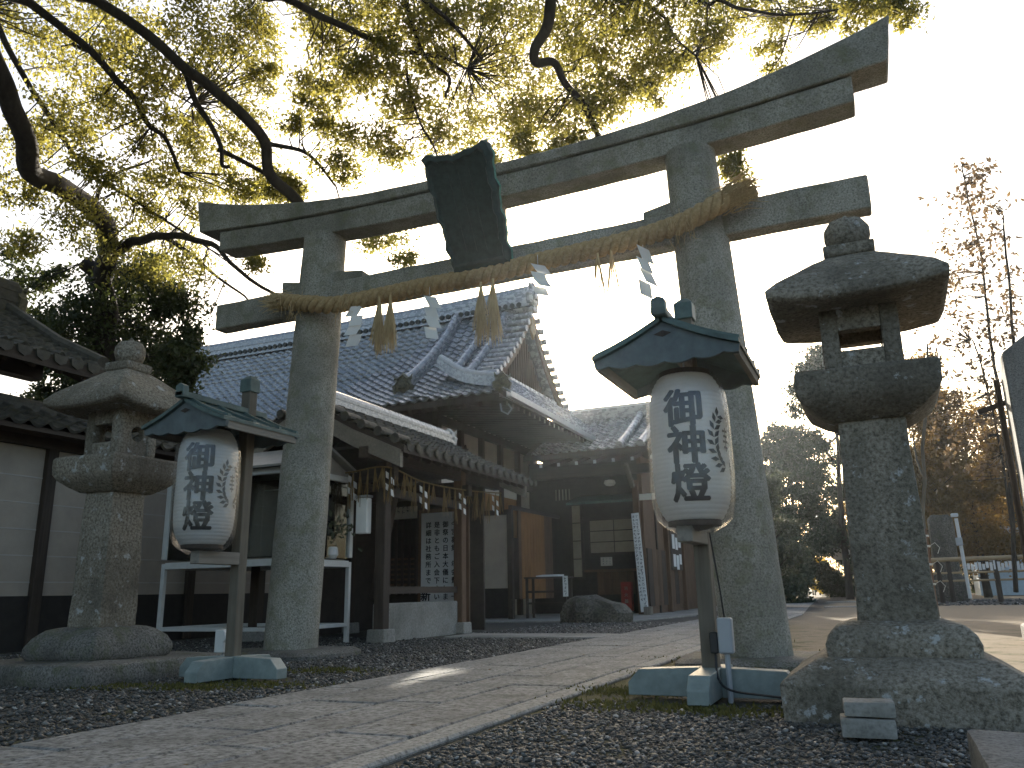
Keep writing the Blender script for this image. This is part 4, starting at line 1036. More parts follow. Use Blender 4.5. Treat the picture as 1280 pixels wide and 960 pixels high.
pr_ = [(0, EZ_), (.8, EZ_+.36), (1.68, RZ)]
for sg_ in (-1, 1):
    mb = MB(); mb.loft([[(RX+sg_*(EXR-a_), y, z-o_) for y, o_ in ((1.85, 0), (6.25, 0), (6.25, .10), (1.85, .10))] for a_, z in pr_]); mb.build('roof_deck', 'dark_wood_y', pvn)
    for y in (1.86, 6.2):
        mb = MB(); mb.loft([[(RX+sg_*(EXR-.04-a_), y+dy, z-dz) for dy, dz in ((-.035, .06), (.035, .06), (.035, .30), (-.035, .30))] for a_, z in pr_]); mb.build('bargeboard', 'grey_wood_y', pvn)
    for k in range(14):
        y = 2.1+k*.31; mb = MB(); mb.bar((RX+sg_*.1, y, RZ-.14), (RX+sg_*(EXR-.06), y, EZ_-.12), .05, .06); mb.build('rafter', 'dark_wood_x', pvn)
lay_tiles(pvn, (RX+EXR, 1.85, 0), (0, 1, 0), pr_, 0, 4.32, limit=140, mat='tile_old')
lay_tiles(pvn, (RX-EXR, 6.2, 0), (0, -1, 0), pr_, 0, 4.32, limit=0)
for k in range(17):                                                    # scalloped eave-end tiles
    y = 1.98+k*.27; mb = MB(); mb.lathe([(.062, 0), (.062, .02), (.045, .028), (.01, .028)], 10); q = mb.build('eave_end_tile', 'tile_old', pvn, origin=(0, 0, 0)); q.rotation_euler = (0, PI/2, 0); q.location = Vector((RX+EXR+.01, y+.22, EZ_+.0))-WL[pvn.name]
    mb = MB(); mb.prism([(0, y-.07, EZ_+.03), (0, y+.13, EZ_+.03), (0, y+.11, EZ_-.05), (0, y+.03, EZ_-.075), (0, y-.05, EZ_-.05)], (RX+EXR-.02, 0, 0), (RX+EXR+.012, 0, 0)); mb.build('eave_apron_tile', 'tile_old', pvn)
ridge('pavilion_ridge', [(RX, 1.85, RZ), (RX, 6.25, RZ)], .30, .16, pvn, 3, .085)
ornament('ridge_ornament', (RX, 1.78, RZ+.14), (0, -1, 0), .17, pvn, 'tile')
ornament('ridge_ornament', (RX, 6.30, RZ+.12), (0, 1, 0), .15, pvn, 'verge_white')
# front verge tiles on the rake facing the camera
for sg_ in (-1, 1):
    for k in range(6):
        a_ = .12+k*.28; z = np.interp(a_, [q[0] for q in pr_], [q[1] for q in pr_]); x = RX+sg_*(EXR-a_)
        mb = MB(); mb.tube([(x, 1.80, z+.05), (x, 2.12, z+.05)], .07, 9); mb.build('verge_tile', 'tile_old', pvn, smooth=True)
# low stone wall between the path-side posts, rail and slanted strut
mb = MB(); mb.box((-2.95, 3.52, .235), (.22, 2.16, .53)); mb.build('low_wall', 'concrete', pvn, smooth=True, bevel=.015, rough=(.005, 3, .15))
mb = MB(); mb.box((-2.9, 3.55, .68), (.09, 2.2, .10)); mb.build('rail', 'dark_wood_y', pvn)
mb = MB(); mb.bar((-3.6, 3.3, .55), (-3.45, 3.6, 2.3), .12, .12); mb.build('strut', 'dark_wood', pvn)
# rear partition: lattice, name strip, framed poster
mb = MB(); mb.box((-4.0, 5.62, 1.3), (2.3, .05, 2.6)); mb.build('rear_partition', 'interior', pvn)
mb = MB(); mb.box((-5.10, 4.3, 1.3), (.05, 2.6, 2.6)); mb.build('dark_side_sheet', 'interior', pvn)  # dark sheet added to darken the pavilion's inside; rear one widened likewise
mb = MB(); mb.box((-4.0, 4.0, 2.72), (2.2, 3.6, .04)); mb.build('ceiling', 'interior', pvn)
lx0, lx1 = at(487, 700, y=5.4).x, at(520, 700, y=5.4).x
for k in range(5):
    mb = MB(); mb.box((lx0+(lx1-lx0)*k/4, 5.40, 1.36), (.04, .04, 1.5)); mb.build('lattice_bar', 'dark_wood', pvn)
for k in range(7):
    mb = MB(); mb.box(((lx0+lx1)/2, 5.42, .70+k*.09), (lx1-lx0, .03, .035)); mb.build('lattice_rail', 'brown_wood', pvn)
mb = MB(); q0, q1 = at(488, 651, y=5.36), at(521, 631, y=5.36); mb.box(((q0.x+q1.x)/2, 5.37, (q0.z+q1.z)/2), (q1.x-q0.x, .02, .22)); ns = mb.build('name_strip', 'old_paper', pvn)
scribble(ns, [2, 2, 2, 2, 2], (q1.x-.08, 5.355, q1.z-.03), (1, 0, 0), (0, 0, -1), .06, .08, .10, (0, -1, 0), 'grey_ink', 11)
po = thing('poster_board', at(550, 770, y=5.0), 'tall white poster with columns of black brush writing inside the pavilion', 'poster')
p0, p1 = at(527, 642, y=5.0), at(581, 642, y=5.0); pw_ = p1.x-p0.x; pz0, pz1 = .18, p0.z
mb = MB(); mb.box(((p0.x+p1.x)/2, 5.03, (pz0+pz1)/2+.02), (pw_+.14, .04, pz1-pz0+.10)); mb.build('frame', 'brown_wood', po)
mb = MB(); mb.box(((p0.x+p1.x)/2, 5.002, (pz0+pz1)/2), (pw_, .012, pz1-pz0)); mb.build('sheet', 'paper', po)
column_text(po, ['のしをつけ', '今宮募集 年会費 一口', '御祭の日本大儀にします', '是非ともご入会下さい', '詳細は社務所まで'], p1.x-.035, 4.993, pz1-.22, (1, 0, 0), .115, .135, pw_/5.1, bold=.0035)
column_text(po, ['新'], p0.x+.10, 4.992, pz1-1.42, (1, 0, 0), .20, .2, .1, bold=.004)
# box lamp on the post
bl = thing('box_lamp', at(453, 668, y=2.24), 'white upright box lamp fixed on the pavilion post', 'lamp')
q0, q1 = at(446, 668, y=2.2), at(463, 622, y=2.2)
mb = MB(); mb.box(((q0.x+q1.x)/2, 2.2, (q0.z+q1.z)/2), (.19, .12, .50)); mb.build('lamp_case', 'white_glow', bl, smooth=True, bevel=.01)
mb = MB(); mb.box(((q0.x+q1.x)/2, 2.2, q1.z+.02), (.21, .14, .03)); mb.build('lamp_cap', 'alu', bl)
# straw fringe with paper streamers under the eaves
fr_ = thing('straw_fringe', (-2.5, 4, 2.3), 'thin rope hung with straw wisps and paper streamers under the pavilion eaves', 'straw fringe')
fpts = [Vector((-4.4, 2.2, 2.42)), Vector((-3.4, 2.15, 2.34)), Vector((-2.72, 2.2, 2.38)), Vector((-2.70, 3.2, 2.28)), Vector((-2.70, 4.6, 2.30)), Vector((-2.72, 6.1, 2.40))]
mb = MB(); mb.tube([cat(fpts, i/40) for i in range(41)], .012, 5); mb.build('thin_rope', 'shaded_straw', fr_)
for k in range(34):
    p = cat(fpts, (k+rnd.uniform(.1, .9))/34); mb = MB(); l_ = rnd.uniform(.25, .56)
    for _ in range(7):
        e = Vector((rnd.gauss(0, .03), rnd.gauss(0, .04), -l_*rnd.uniform(.8, 1.05))); mb.tube([p, p+e*.5+Vector((0, rnd.gauss(0, .006), 0)), p+e], [.008, .007, .004], 3, cap=False)
    w_ = mb.build('straw_wisp', 'shaded_straw', fr_); w_['kind'] = 'stuff'
    if k % 6 == 2:
        mb = MB(); x = 0; q = p+Vector((.02, -.02, 0))
        for i in range(4):
            sx_ = .035*(1 if i % 2 else -1); mb.loft([[q+Vector((x+sx_-.03+o_, y_, -.05-i*.085-dz)) for y_, dz in ((-.04, 0), (.04, .02), (.05, .11), (-.03, .09))] for o_ in (0, .003)]); q = q+Vector((0, -.03*(1 if i % 2 else -1), 0))
        mb.build('paper_streamer', 'paper', fr_)['kind'] = 'stuff'

# ------------------------------------------------------------------ glass display cabinet
dc = thing('display_cabinet', (-4.4, 1.6, 0), 'white framed glass display cabinet with pale gable roof on a tubular stand', 'display cabinet')
X0, X1, Y0, Y1 = -5.45, -3.40, .92, 2.32
for x in (X0, X1):
    for y in (Y0, Y1):
        mb = MB(); mb.box((x, y, .53), (.06, .06, 1.10)); mb.build('stand_leg', 'white_paint', dc, bevel=.005)
        mb = MB(); mb.box((x, y, 1.70), (.075, .075, 1.12)); mb.build('corner_post', 'white_paint', dc, bevel=.005)
for z, h_, nm in ((.22, .05, 'stand_rail'), (1.05, .09, 'cabinet_sill'), (2.24, .08, 'cabinet_head')):
    for y in (Y0, Y1):
        mb = MB(); mb.box(((X0+X1)/2, y, z), (X1-X0-.06, .055, h_)); mb.build(nm, 'white_paint', dc, bevel=.004)
    for x in (X0, X1):
        mb = MB(); mb.box((x, (Y0+Y1)/2, z+.001), (.055, Y1-Y0-.06, h_)); mb.build(nm, 'white_paint', dc, bevel=.004)
mb = MB(); mb.box(((X0+X1)/2, (Y0+Y1)/2, 1.10), (X1-X0-.08, Y1-Y0-.08, .03)); mb.build('shelf', 'grey_wood', dc)
mb = MB(); mb.box(((X0+X1)/2, Y0, 1.66), (X1-X0-.08, .008, 1.06)); mb.build('glass_pane', 'glass', dc)
mb = MB(); mb.box((X1, (Y0+Y1)/2, 1.66), (.008, Y1-Y0-.08, 1.06)); mb.build('glass_pane', 'glass', dc)
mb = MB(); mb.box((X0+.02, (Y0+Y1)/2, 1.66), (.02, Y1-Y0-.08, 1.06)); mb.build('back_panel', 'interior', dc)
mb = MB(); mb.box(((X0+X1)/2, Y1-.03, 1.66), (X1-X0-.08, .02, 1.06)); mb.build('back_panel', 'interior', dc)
mb = MB(); ym = (Y0+Y1)/2; mb.prism([(0, Y0-.16, 2.27), (0, ym, 2.62), (0, Y1+.16, 2.27), (0, Y1+.16, 2.30), (0, ym, 2.66), (0, Y0-.16, 2.30)], (X0-.12, 0, 0), (X1+.12, 0, 0)); mb.build('gable_roof', 'pale_roof', dc)
mb = MB(); mb.prism([(0, Y0-.02, 2.28), (0, Y1+.02, 2.28), (0, ym, 2.60)], (X1-.03, 0, 0), (X1+.02, 0, 0)); mb.build('gable_end', 'pale_roof', dc)
leaf_t = ([(0, 0, 0), (-.24, .45, .06), (0, 1, 0), (.24, .45, .06)], [(0, 3, 2), (0, 2, 1)])
def leaf_T(P, size, rs, droop=.3, upb=0.):
    n = len(P); q = rs.normal(0, 1, (n, 3)); q[:, 2] -= droop; q[:, 2] += upb
    q /= np.linalg.norm(q, axis=1)[:, None]; r_ = rs.normal(0, 1, (n, 3)); x = np.cross(q, r_); x /= np.linalg.norm(x, axis=1)[:, None]; z = np.cross(x, q)
    s_ = rs.uniform(size*.7, size*1.25, n)[:, None]
    return np.stack([x*s_, q*s_, z*s_, P], axis=2)
RS_ = np.random.default_rng(11)
pp_ = thing('flower_arrangement', (at(414, 690, y=1.95).x, 1.95, 1.12), 'leafy arrangement in a pale pot inside the glass cabinet', 'plant'); pw0 = WL[pp_.name]
mb = MB(); mb.lathe([(.07, 0), (.10, .05), (.09, .14), (.075, .16), (.06, .15)], 14, pw0); mb.build('pot', 'white_paint', pp_, smooth=True)
mb = MB()
for k in range(5): mb.tube([pw0+Vector((0, 0, .12)), pw0+Vector((.06*math.cos(k*1.3), .08*math.sin(k*1.3), .3)), pw0+Vector((.16*math.cos(k*1.3), .2*math.sin(k*1.3), .48))], .006, 4)
mb.build('stems', 'bark', pp_)['kind'] = 'stuff'
np_mesh('leaves', *leaf_t, leaf_T(np.array(pw0)+np.array([0, 0, .42])+RS_.normal(0, 1, (120, 3))*np.array([.12, .14, .10]), .10, RS_), 'leaf_gloss', pp_, origin=pw0, kind='stuff')

# ------------------------------------------------------------------ plaster wall with tiled coping, gate roof
pw = thing('plaster_wall', (-7, 2, 0), 'plaster wall with white horizontal lines, dark posts and tiled coping', 'wall')
mb = MB(); mb.box((-7.1, 2.2, 1.40), (.2, 15, 2.8)); mb.build('wall_face', 'plaster', pw)
mb = MB(); mb.box((-6.985, 2.2, .33), (.04, 15, .72)); mb.build('base_board', 'black_board', pw)
for z in (.87, 1.22, 1.57, 1.925, 2.28):
    mb = MB(); mb.box((-6.998, 2.2, z), (.006, 15, .015)); mb.build('white_line', 'stripe_white', pw)
for y in (-4.6, -2.2, .16, 2.9, 5.4, 7.8):
    mb = MB(); mb.box((-6.985, y, 1.42), (.14, .155, 2.86)); mb.build('post', 'dark_wood', pw, bevel=.006)
mb = MB(); mb.box((-7.0, 2.2, 2.76), (.18, 15, .14)); mb.build('head_beam', 'dark_wood_y', pw)
CPp = [(0, 2.86), (.55, 3.16)]
mb = MB(); mb.prism([(-6.45, 0, 2.86), (-7.05, 0, 3.18), (-7.65, 0, 2.86), (-7.65, 0, 2.80), (-7.05, 0, 3.08), (-6.45, 0, 2.80)], (0, -5, 0), (0, 9.6, 0)); mb.build('coping_deck', 'dark_wood_y', pw)
lay_tiles(pw, (-6.42, -5, 0), (0, 1, 0), CPp, 0, 14.5, mat='tile_old', limit=110)
ridge('coping_ridge', [(-7.05, -5, 3.14), (-7.05, 9.6, 3.14)], .24, .12, pw, 2, .08, 'tile_old')
gt = thing('gate_roof', (-8.8, -3, 0), 'dark old gate with heavy tiled roof rising above the plaster wall', 'gate')
GP = [(0, 3.84), (1.0, 4.30), (2.4, 5.12)]
for sg_ in (1, -1):
    mb = MB(); mb.loft([[(-8.8+sg_*(2.4-a_), y, z-o_) for y, o_ in ((-9, 0), (.42, 0), (.42, .16), (-9, .16))] for a_, z in GP]); mb.build('roof_deck', 'dark_wood_y', gt)
lay_tiles(gt, (-6.4, -9, 0), (0, 1, 0), GP, 0, 9.2, mat='tile_old', limit=250)
for k in range(36):
    mb = MB(); y = -9+k*.262; mb.prism([(0, y-.07, 3.88), (0, y+.14, 3.88), (0, y+.12, 3.78), (0, y+.035, 3.74), (0, y-.05, 3.78)], (-6.44, 0, 0), (-6.37, 0, 0)); mb.build('eave_apron_tile', 'tile_old', gt)
ridge('gate_ridge', [(-8.8, -9, 5.08), (-8.8, .5, 5.08)], .36, .46, gt, 5, .10, 'tile_old')
ornament('ridge_ornament', (-8.8, .56, 5.34), (0, 1, 0), .22, gt)
mb = MB(); mb.tube([Vector((-8.8+2.4-a_, .36, z+.10)) for a_, z in GP], .10, 9); mb.build('verge_roll', 'tile_old', gt, smooth=True)
mb = MB(); mb.loft([[(-8.8+2.4-a_, .40+dy, z-dz) for dy, dz in ((0, .0), (.05, 0), (.05, .34), (0, .34))] for a_, z in GP]); mb.build('bargeboard', 'dark_wood', gt)
for y in (-1.7, -6.5):
    for x in (-7.7, -9.9):
        mb = MB(); mb.box((x, y, 2.0), (.26, .26, 4.0)); mb.build('post', 'dark_wood', gt, bevel=.015)
for x in (-7.7, -9.9):
    mb = MB(); mb.box((x, -4, 3.95), (.24, 8.6, .26)); mb.build('wall_plate', 'dark_wood_y', gt)
for y in (-1.7, -6.5):
    mb = MB(); mb.box((-8.8, y, 4.0), (3.4, .2, .22)); mb.build('cross_beam', 'dark_wood_x', gt)
for k in range(24):
    y = -8.8+k*.39; mb = MB(); mb.bar((-8.7, y, 4.86), (-6.5, y, 3.70), .07, .09); mb.build('rafter', 'dark_wood_x', gt)

# ------------------------------------------------------------------ things on the sunny side
ml = thing('stone_pillar', (5.5, 3, 0), 'tall smooth grey inscribed-stone pillar with peaked top beside a bracket pole', 'stone pillar')
ml['label'] = 'tall smooth grey stone pillar with peaked top beside a thin bracket pole'
mb = MB(); mb.prism([(5.10, 0, 0), (5.9, 0, 0), (5.9, 0, 3.2), (5.5, 0, 3.45), (5.10, 0, 3.17)], (0, 2.85, 0), (0, 3.25, 0)); mb.build('shaft', 'monolith_stone', ml, smooth=True, bevel=.02, rough=(.006, 3, .2))
mb = MB(); mb.box((5.5, 3.05, .08), (1.2, .8, .2)); mb.build('base', 'plinth_stone', ml, smooth=True, bevel=.03, rough=(.01, 3, .2))
bp_ = thing('bracket_pole', (5.05, 3.2, 0), 'thin dark pole with short bracket arm standing against the stone pillar', 'pole')
mb = MB(); mb.tube([(5.06, 3.3, 0), (5.06, 3.3, 2.95)], .035, 8); mb.build('pole', 'dark_wood', bp_, smooth=True)
mb = MB(); a_ = at(1222, 516, y=3.3); b_ = at(1262, 500, y=3.3); mb.bar(a_, b_+Vector((.05, 0, 0)), .05, .06); mb.build('arm', 'dark_wood_x', bp_)
st = thing('staked_sapling', (4.22, 7, 0), 'young tree tied with pale rope to a brown bark-covered stake', 'young tree')
mb = MB(); mb.tube([(4.20, 7, -.05), (4.19, 7, .7), (4.20, 7, 1.47)], [.095, .09, .085], 10); mb.build('stake', 'bark_brown', st, smooth=True)
for z in (.12, .62, .92, 1.2, 1.36):
    mb = MB(); mb.lathe([(.094, -.016), (.102, 0), (.094, .016)], 12, (4.20, 7, z), cap=False); mb.build('rope_tie', 'old_paper', st, smooth=True)
for z in (.92, .62, 1.2):
    mb = MB(); mb.tube([(4.28, 6.93, z), (4.36, 6.9, z+.05), (4.42, 6.92, z-.03), (4.38, 6.9, z-.12)], .005, 4); mb.build('rope_tail', 'old_paper', st)
mb = MB(); tp_ = [at(1153, 645, y=7.15), at(1156, 600, y=7.15), at(1153, 560, y=7.15), at(1157, 520, y=7.15), at(1160, 480, y=7.15), at(1159, 430, y=7.15)]
mb.tube([Vector((4.24, 7.15, 0))]+tp_, [.035, .033, .03, .028, .026, .022, .015], 7); mb.build('trunk', 'pole_wood', st, smooth=True)
mb = MB(); mb.tube([tp_[1], at(1146, 575, y=7.1), at(1141, 545, y=7.1)], [.02, .018, .012], 6); mb.build('branch', 'pole_wood', st)
# bamboo fence with paper fortunes
fn = thing('bamboo_fence', (8.5, 24, 0), 'bamboo rail fence hung with white folded paper fortunes', 'fence')
fx0 = 5.25
for z, r_ in ((1.42, .075), (.98, .035), (.72, .035)):
    mb = MB(); mb.tube([(fx0-.15, 24, z), (9, 24, z+.02), (15, 24, z+.03)], r_, 9); mb.build('rail', 'bamboo', fn, smooth=True)
for x in (5.3, 5.62, 7.0, 9.0, 11, 13):
    mb = MB(); mb.tube([(x, 24.02, -.05), (x, 24.02, 1.36)], .085, 9); mb.build('post', 'dark_wood', fn, smooth=True)
for k in range(64):
    x = 6.1+k*.11; z = 1.17+rnd.uniform(-.05, .06); mb = MB(); mb.box((x, 23.95, z), (.08, .03, rnd.uniform(.18, .30)), rz=rnd.uniform(-.5, .5)); mb.build('paper_fortune', 'paper', fn)
for z in (1.22,):
    mb = MB(); mb.tube([(6, 23.97, z), (10, 23.97, z-.02), (13, 23.97, z)], .012, 4); mb.build('string', 'straw', fn)
lp = thing('lamp_pole', (6.1, 23.5, 0), 'slender white pole with a small lamp head, leaning before the bamboo fence', 'lamp pole')
mb = MB(); mb.tube([at(1213, 748, y=23.5), at(1195, 648, y=23.5)], .055, 8); mb.build('pole', 'white_paint', lp, smooth=True)
mb = MB(); q = at(1193, 644, y=23.5); mb.box(q, (.22, .16, .12)); mb.build('lamp_head', 'white_paint', lp, bevel=.02)
mb = MB(); q = at(1199, 677, y=23.45); mb.box(q, (.2, .14, .26)); mb.build('meter_box', 'grey_plastic', lp, bevel=.02)
mo_ = thing('stone_monument', (6.0, 27, 0), 'rough upright grey stone monument behind the bamboo fence', 'monument')
mb = MB(); rings = []
for z, a_, b_ in ((0, .62, .4), (.8, .6, .38), (1.0, .42, .3), (2.2, .44, .3), (3.0, .42, .28), (3.15, .3, .2)): rings.append([(5.75+a_*math.copysign(abs(math.cos(2*PI*k/12))**.6, math.cos(2*PI*k/12)), 27+b_*math.copysign(abs(math.sin(2*PI*k/12))**.6, math.sin(2*PI*k/12)), z) for k in range(12)])
mb.loft(rings); mb.build('slab', 'rock', mo_, smooth=True, rough=(.05, 1.8, .3))
for i, (x, y, r_) in enumerate(((8.3, 25.3, .34), (9.6, 25.0, .42), (10.4, 25.6, .3))):
    mb = MB(); mb.lathe([(r_*.8, -.05), (r_, .15), (r_*.7, .38), (r_*.2, .48)], 10, (x, y, 0)); tag(mb.build('garden_stone', 'rock', smooth=True, rough=(.08, 2, .2)), ['small rounded garden stone behind the fortunes nearest the lamp pole', 'largest rounded garden stone behind the bamboo fence', 'small garden stone touching the largest one behind the fence'][i], 'garden stone', 'garden stones behind the fence')
sn = thing('path_sign', (1.6, 45, 0), 'small white sign board on a thin pole where the path meets the trees', 'sign')
mb = MB(); mb.tube([(1.62, 45, 0), (1.62, 45, 2.2)], .045, 7); mb.build('pole', 'white_paint', sn)
mb = MB(); mb.box((1.5, 44.93, 2.55), (.95, .05, .85)); mb.build('board', 'paper', sn)
shd = thing('white_shed', (9, 44, 0), 'small white gabled shed among the brown trees', 'shed')
mb = MB(); mb.prism([(0, 43, 0), (0, 46, 0), (0, 46, 2.6), (0, 44.5, 3.4), (0, 43, 2.6)], (8.2, 0, 0), (11.5, 0, 0)); mb.build('walls', 'blue_tarp', shd)
mb = MB(); mb.prism([(0, 42.7, 2.55), (0, 44.5, 3.5), (0, 46.3, 2.55), (0, 46.3, 2.65), (0, 44.5, 3.62), (0, 42.7, 2.65)], (7.9, 0, 0), (11.8, 0, 0)); mb.build('roof', 'pale_roof', shd)

# ------------------------------------------------------------------ trees
def crown_pts(blobs, per, rs, sub=.45, nsub=9, flat=.75):
    "leaf positions: sprays scattered through ellipsoids; returns points and spray centres"
    out_, cen = [], []
    for (c_, r_, dens) in blobs:
        k = max(2, int(nsub*dens)); d_ = rs.normal(0, 1, (k, 3)); d_ /= np.linalg.norm(d_, axis=1)[:, None]
        cc = np.array(c_)+d_*(rs.uniform(.15, 1, (k, 1))**.55)*r_*np.array([1, 1, flat]); cen.append(cc)
        m_ = max(3, int(per*dens/k*nsub/9))
        for q in cc: out_.append(q+rs.normal(0, 1, (m_, 3))*r_*sub*np.array([1, 1, .7])*rs.uniform(.5, 1.1))
    return np.concatenate(out_), np.concatenate(cen)
def limb(parent, pts, r0, r1, name='limb', mat='bark', n=8):
    P_ = [cat(pts, i/(len(pts)*4)) for i in range(len(pts)*4+1)]; m_ = len(P_)-1
    P_ = [p+Vector((noise.noise(p*1.7), noise.noise(p*1.7+Vector((9, 0, 0))), noise.noise(p*1.7+Vector((0, 9, 0)))))*min(r0*.7, .06) if 0 < i < m_ else p for i, p in enumerate(P_)]
    mb = MB(); mb.tube(P_, [r0+(r1-r0)*(i/m_)**.8 for i in range(m_+1)], n); mb.build(name, mat, parent, smooth='all'); return P_
def twigs(parent, lines, mat='bark', name='twigs'):
    mb = MB()
    for pts, r0, r1 in lines: mb.tube(pts, [r0+(r1-r0)*i/(len(pts)-1) for i in range(len(pts))], 4, cap=False)
    o = mb.build(name, mat, parent); o['kind'] = 'stuff'; return o
def twig_to(cen, nodes, rs, r0=.016):
    "thin bent twig from the closest limb node to each spray centre"
    L = []; nd = np.array([list(p) for p in nodes])
    for q in cen:
        j = np.argmin(((nd-q)**2).sum(1)); a_ = Vector(nd[j]); b_ = Vector(q)
        m1 = a_.lerp(b_, .4)+Vector(rs.normal(0, .08, 3)); L.append(([a_, m1, a_.lerp(b_, .75)+Vector(rs.normal(0, .06, 3)), b_], r0, .004))
    return L

# --- the great camphor whose boughs hang over the gate; trunk stands beside the photographer
ct = thing('camphor_tree', (-3.4, -10.5, 0), 'great camphor tree spreading boughs of yellow-green leaves above the torii', 'tree')
T0 = Vector((-3.4, -10.5, 0))
trunk_pts = [T0+Vector((0, 0, -.1)), T0+Vector((.1, .1, 2)), T0+Vector((-.1, .3, 4.5)), T0+Vector((.1, .8, 7.2))]
limb(ct, trunk_pts, .62, .42, 'trunk', n=14); fork = trunk_pts[-1]
DL = [ # photograph points of each bough, depth along it, thickness in photograph pixels
 ([(42, 8), (83, 37), (137, 88), (171, 125), (183, 154), (208, 173), (225, 215)], 12.0, 13.0, 13, 4),
 ([(120, 0), (183, 42), (233, 88), (271, 117), (308, 150), (329, 179), (337, 217), (367, 248), (395, 285)], 11.5, 12.5, 9, 13),
 ([(233, 92), (242, 120), (258, 146), (275, 183), (279, 205), (287, 208)], 11.8, 12.1, 8, 4),
 ([(272, 186), (300, 200), (333, 217)], 12.0, 12.3, 6, 5),
 ([(331, 180), (375, 188), (400, 208), (420, 233)], 12.2, 12.8, 6, 2.5),
 ([(361, 0), (426, 32), (469, 47), (494, 63), (530, 68), (562, 75), (584, 86)], 12.0, 13.5, 11, 3),
 ([(508, 0), (516, 36), (530, 68), (562, 97), (557, 122)], 12.6, 13.0, 7, 3),
 ([(530, 0), (562, 29), (587, 54), (602, 75)], 12.2, 12.8, 8, 3),
 ([(690, 0), (684, 36), (670, 61), (672, 79), (695, 79), (706, 104), (728, 129), (747, 165), (765, 200)], 12.0, 12.6, 15, 6),
 ([(507, 70), (512, 111), (526, 155), (541, 180), (555, 215)], 13.0, 13.3, 4, 2),
 ([(800, 0), (830, 20), (842, 45), (870, 70)], 12.5, 13, 6, 2),
 ([(900, 0), (930, 12), (990, 18), (1060, 12), (1120, 14)], 12.5, 13, 6, 2),
 ([(90, 55), (150, 80), (190, 100), (240, 130)], 12.8, 13.2, 5, 2),
 ([(0, 40), (30, 95), (65, 150), (90, 190), (110, 215), (150, 240), (200, 270), (260, 310)], 13.0, 14.5, 9, 2.5)]
nodes = []
for pts, d0, d1, w0, w1 in DL:
    k = len(pts)-1; W = [at(*p, d=d0+(d1-d0)*i/k) for i, p in enumerate(pts)]
    if pts[0][1] <= 60 and pts[0] not in ((233, 92), (90, 55)):
        top = W[0]; up_pt = top.lerp(fork, .5)+Vector((0, 0, 1.6)); W = [fork.lerp(up_pt, .5)+Vector((0, 0, .5)), up_pt, top+(top-W[1]).normalized()*.8]+W
    nodes += limb(ct, W, w0*1.12*d0/FPX/2*(1.15 if len(W) > k+1 else 1), w1*1.1*d1/FPX/2, 'limb')
for k in range(5):      # boughs on the far side of the trunk, out of the picture
    a_ = 3.4+k*.7; e = fork+Vector((math.cos(a_)*4, math.sin(a_)*4, 2.5)); limb(ct, [fork-Vector((0, 0, .3)), fork.lerp(e, .5)+Vector((0, 0, .6)), e], .22, .06, 'limb')
BL = """20 20 40 .8|80 10 45 1|150 20 50 1|230 20 50 1|300 20 45 1|60 70 45 .7|130 80 50 1|200 90 50 1|260 80 45 .9|320 50 42 .9|110 140 45 .8|170 150 45 .9|240 150 40 .7|300 130 42 .9|335 100 25 .5|60 150 40 .7|20 180 40 .7|130 200 40 .8|190 215 40 .6|250 205 40 .7|310 200 45 .8|345 230 35 .9|300 240 35 .8|240 250 32 .6|180 260 35 .6|100 270 38 .6|135 300 40 .7|200 300 40 .7|235 335 38 .6|180 330 40 .6|15 235 30 .6|10 290 35 .5|320 320 25 .35|400 15 38 .9|450 8 40 1|500 20 40 1|550 8 38 .9|600 12 42 1|650 20 42 1|720 20 45 1|770 8 45 1|830 15 42 1|880 22 40 .9|920 12 35 .8|970 8 30 .6|1020 12 35 .8|1080 12 35 .8|1130 10 30 .7|420 58 36 .8|392 100 30 .7|402 140 35 .7|440 100 40 .8|480 68 36 .8|520 90 36 .7|560 58 40 .9|610 70 45 1|650 100 45 1|700 60 42 .9|740 90 42 .9|790 60 45 1|840 68 42 .9|882 66 30 .6|962 70 26 .45|450 160 40 .6|500 130 36 .7|540 150 36 .6|420 210 30 .5|480 190 36 .6|590 130 42 .8|640 150 42 .9|690 130 45 1|740 140 40 .9|790 108 38 .7|822 108 25 .5|660 190 30 .7|710 172 32 .6|482 298 32 .7|915 212 22 .9|500 322 20 .4|560 185 30 .5|610 190 32 .7|370 150 22 .3|940 130 22 .3"""
blobs = []
for q in BL.split('|'):
    a_, b_, r_, dn = map(float, q.split()); d_ = 13.5+1.0*math.sin(a_*.021+b_*.013)+(1.2 if b_ > 270 else 0)
    blobs.append((np.array(at(a_, b_, d=d_)), r_*d_/FPX*.95, dn))
NB_ = 0
for k in range(1600):     # unseen rest of the crown, thickened to darken the left side
    c_ = Vector((rnd.uniform(-13, 4), rnd.uniform(-16, 1), rnd.uniform(8.5, 13))); v_ = c_-CAM; zf = v_.dot(CF)
    if NB_ >= 190: break
    if zf > .5 and abs(v_.dot(CR)/zf) < .80 and -.6 < v_.dot(CU)/zf < .66: continue
    blobs.append((np.array(c_), 1.35, 1.0)); NB_ += 1
P_, cen = crown_pts(blobs, 1080, RS_, .36, 14, .8)
np_mesh('crown', *leaf_t, leaf_T(P_, .082, RS_, .35), 'leaf_camphor', ct, origin=T0, kind='stuff')
vis = cen[:-NB_*14]; twigs(ct, twig_to(vis[::2], nodes, RS_, .014))

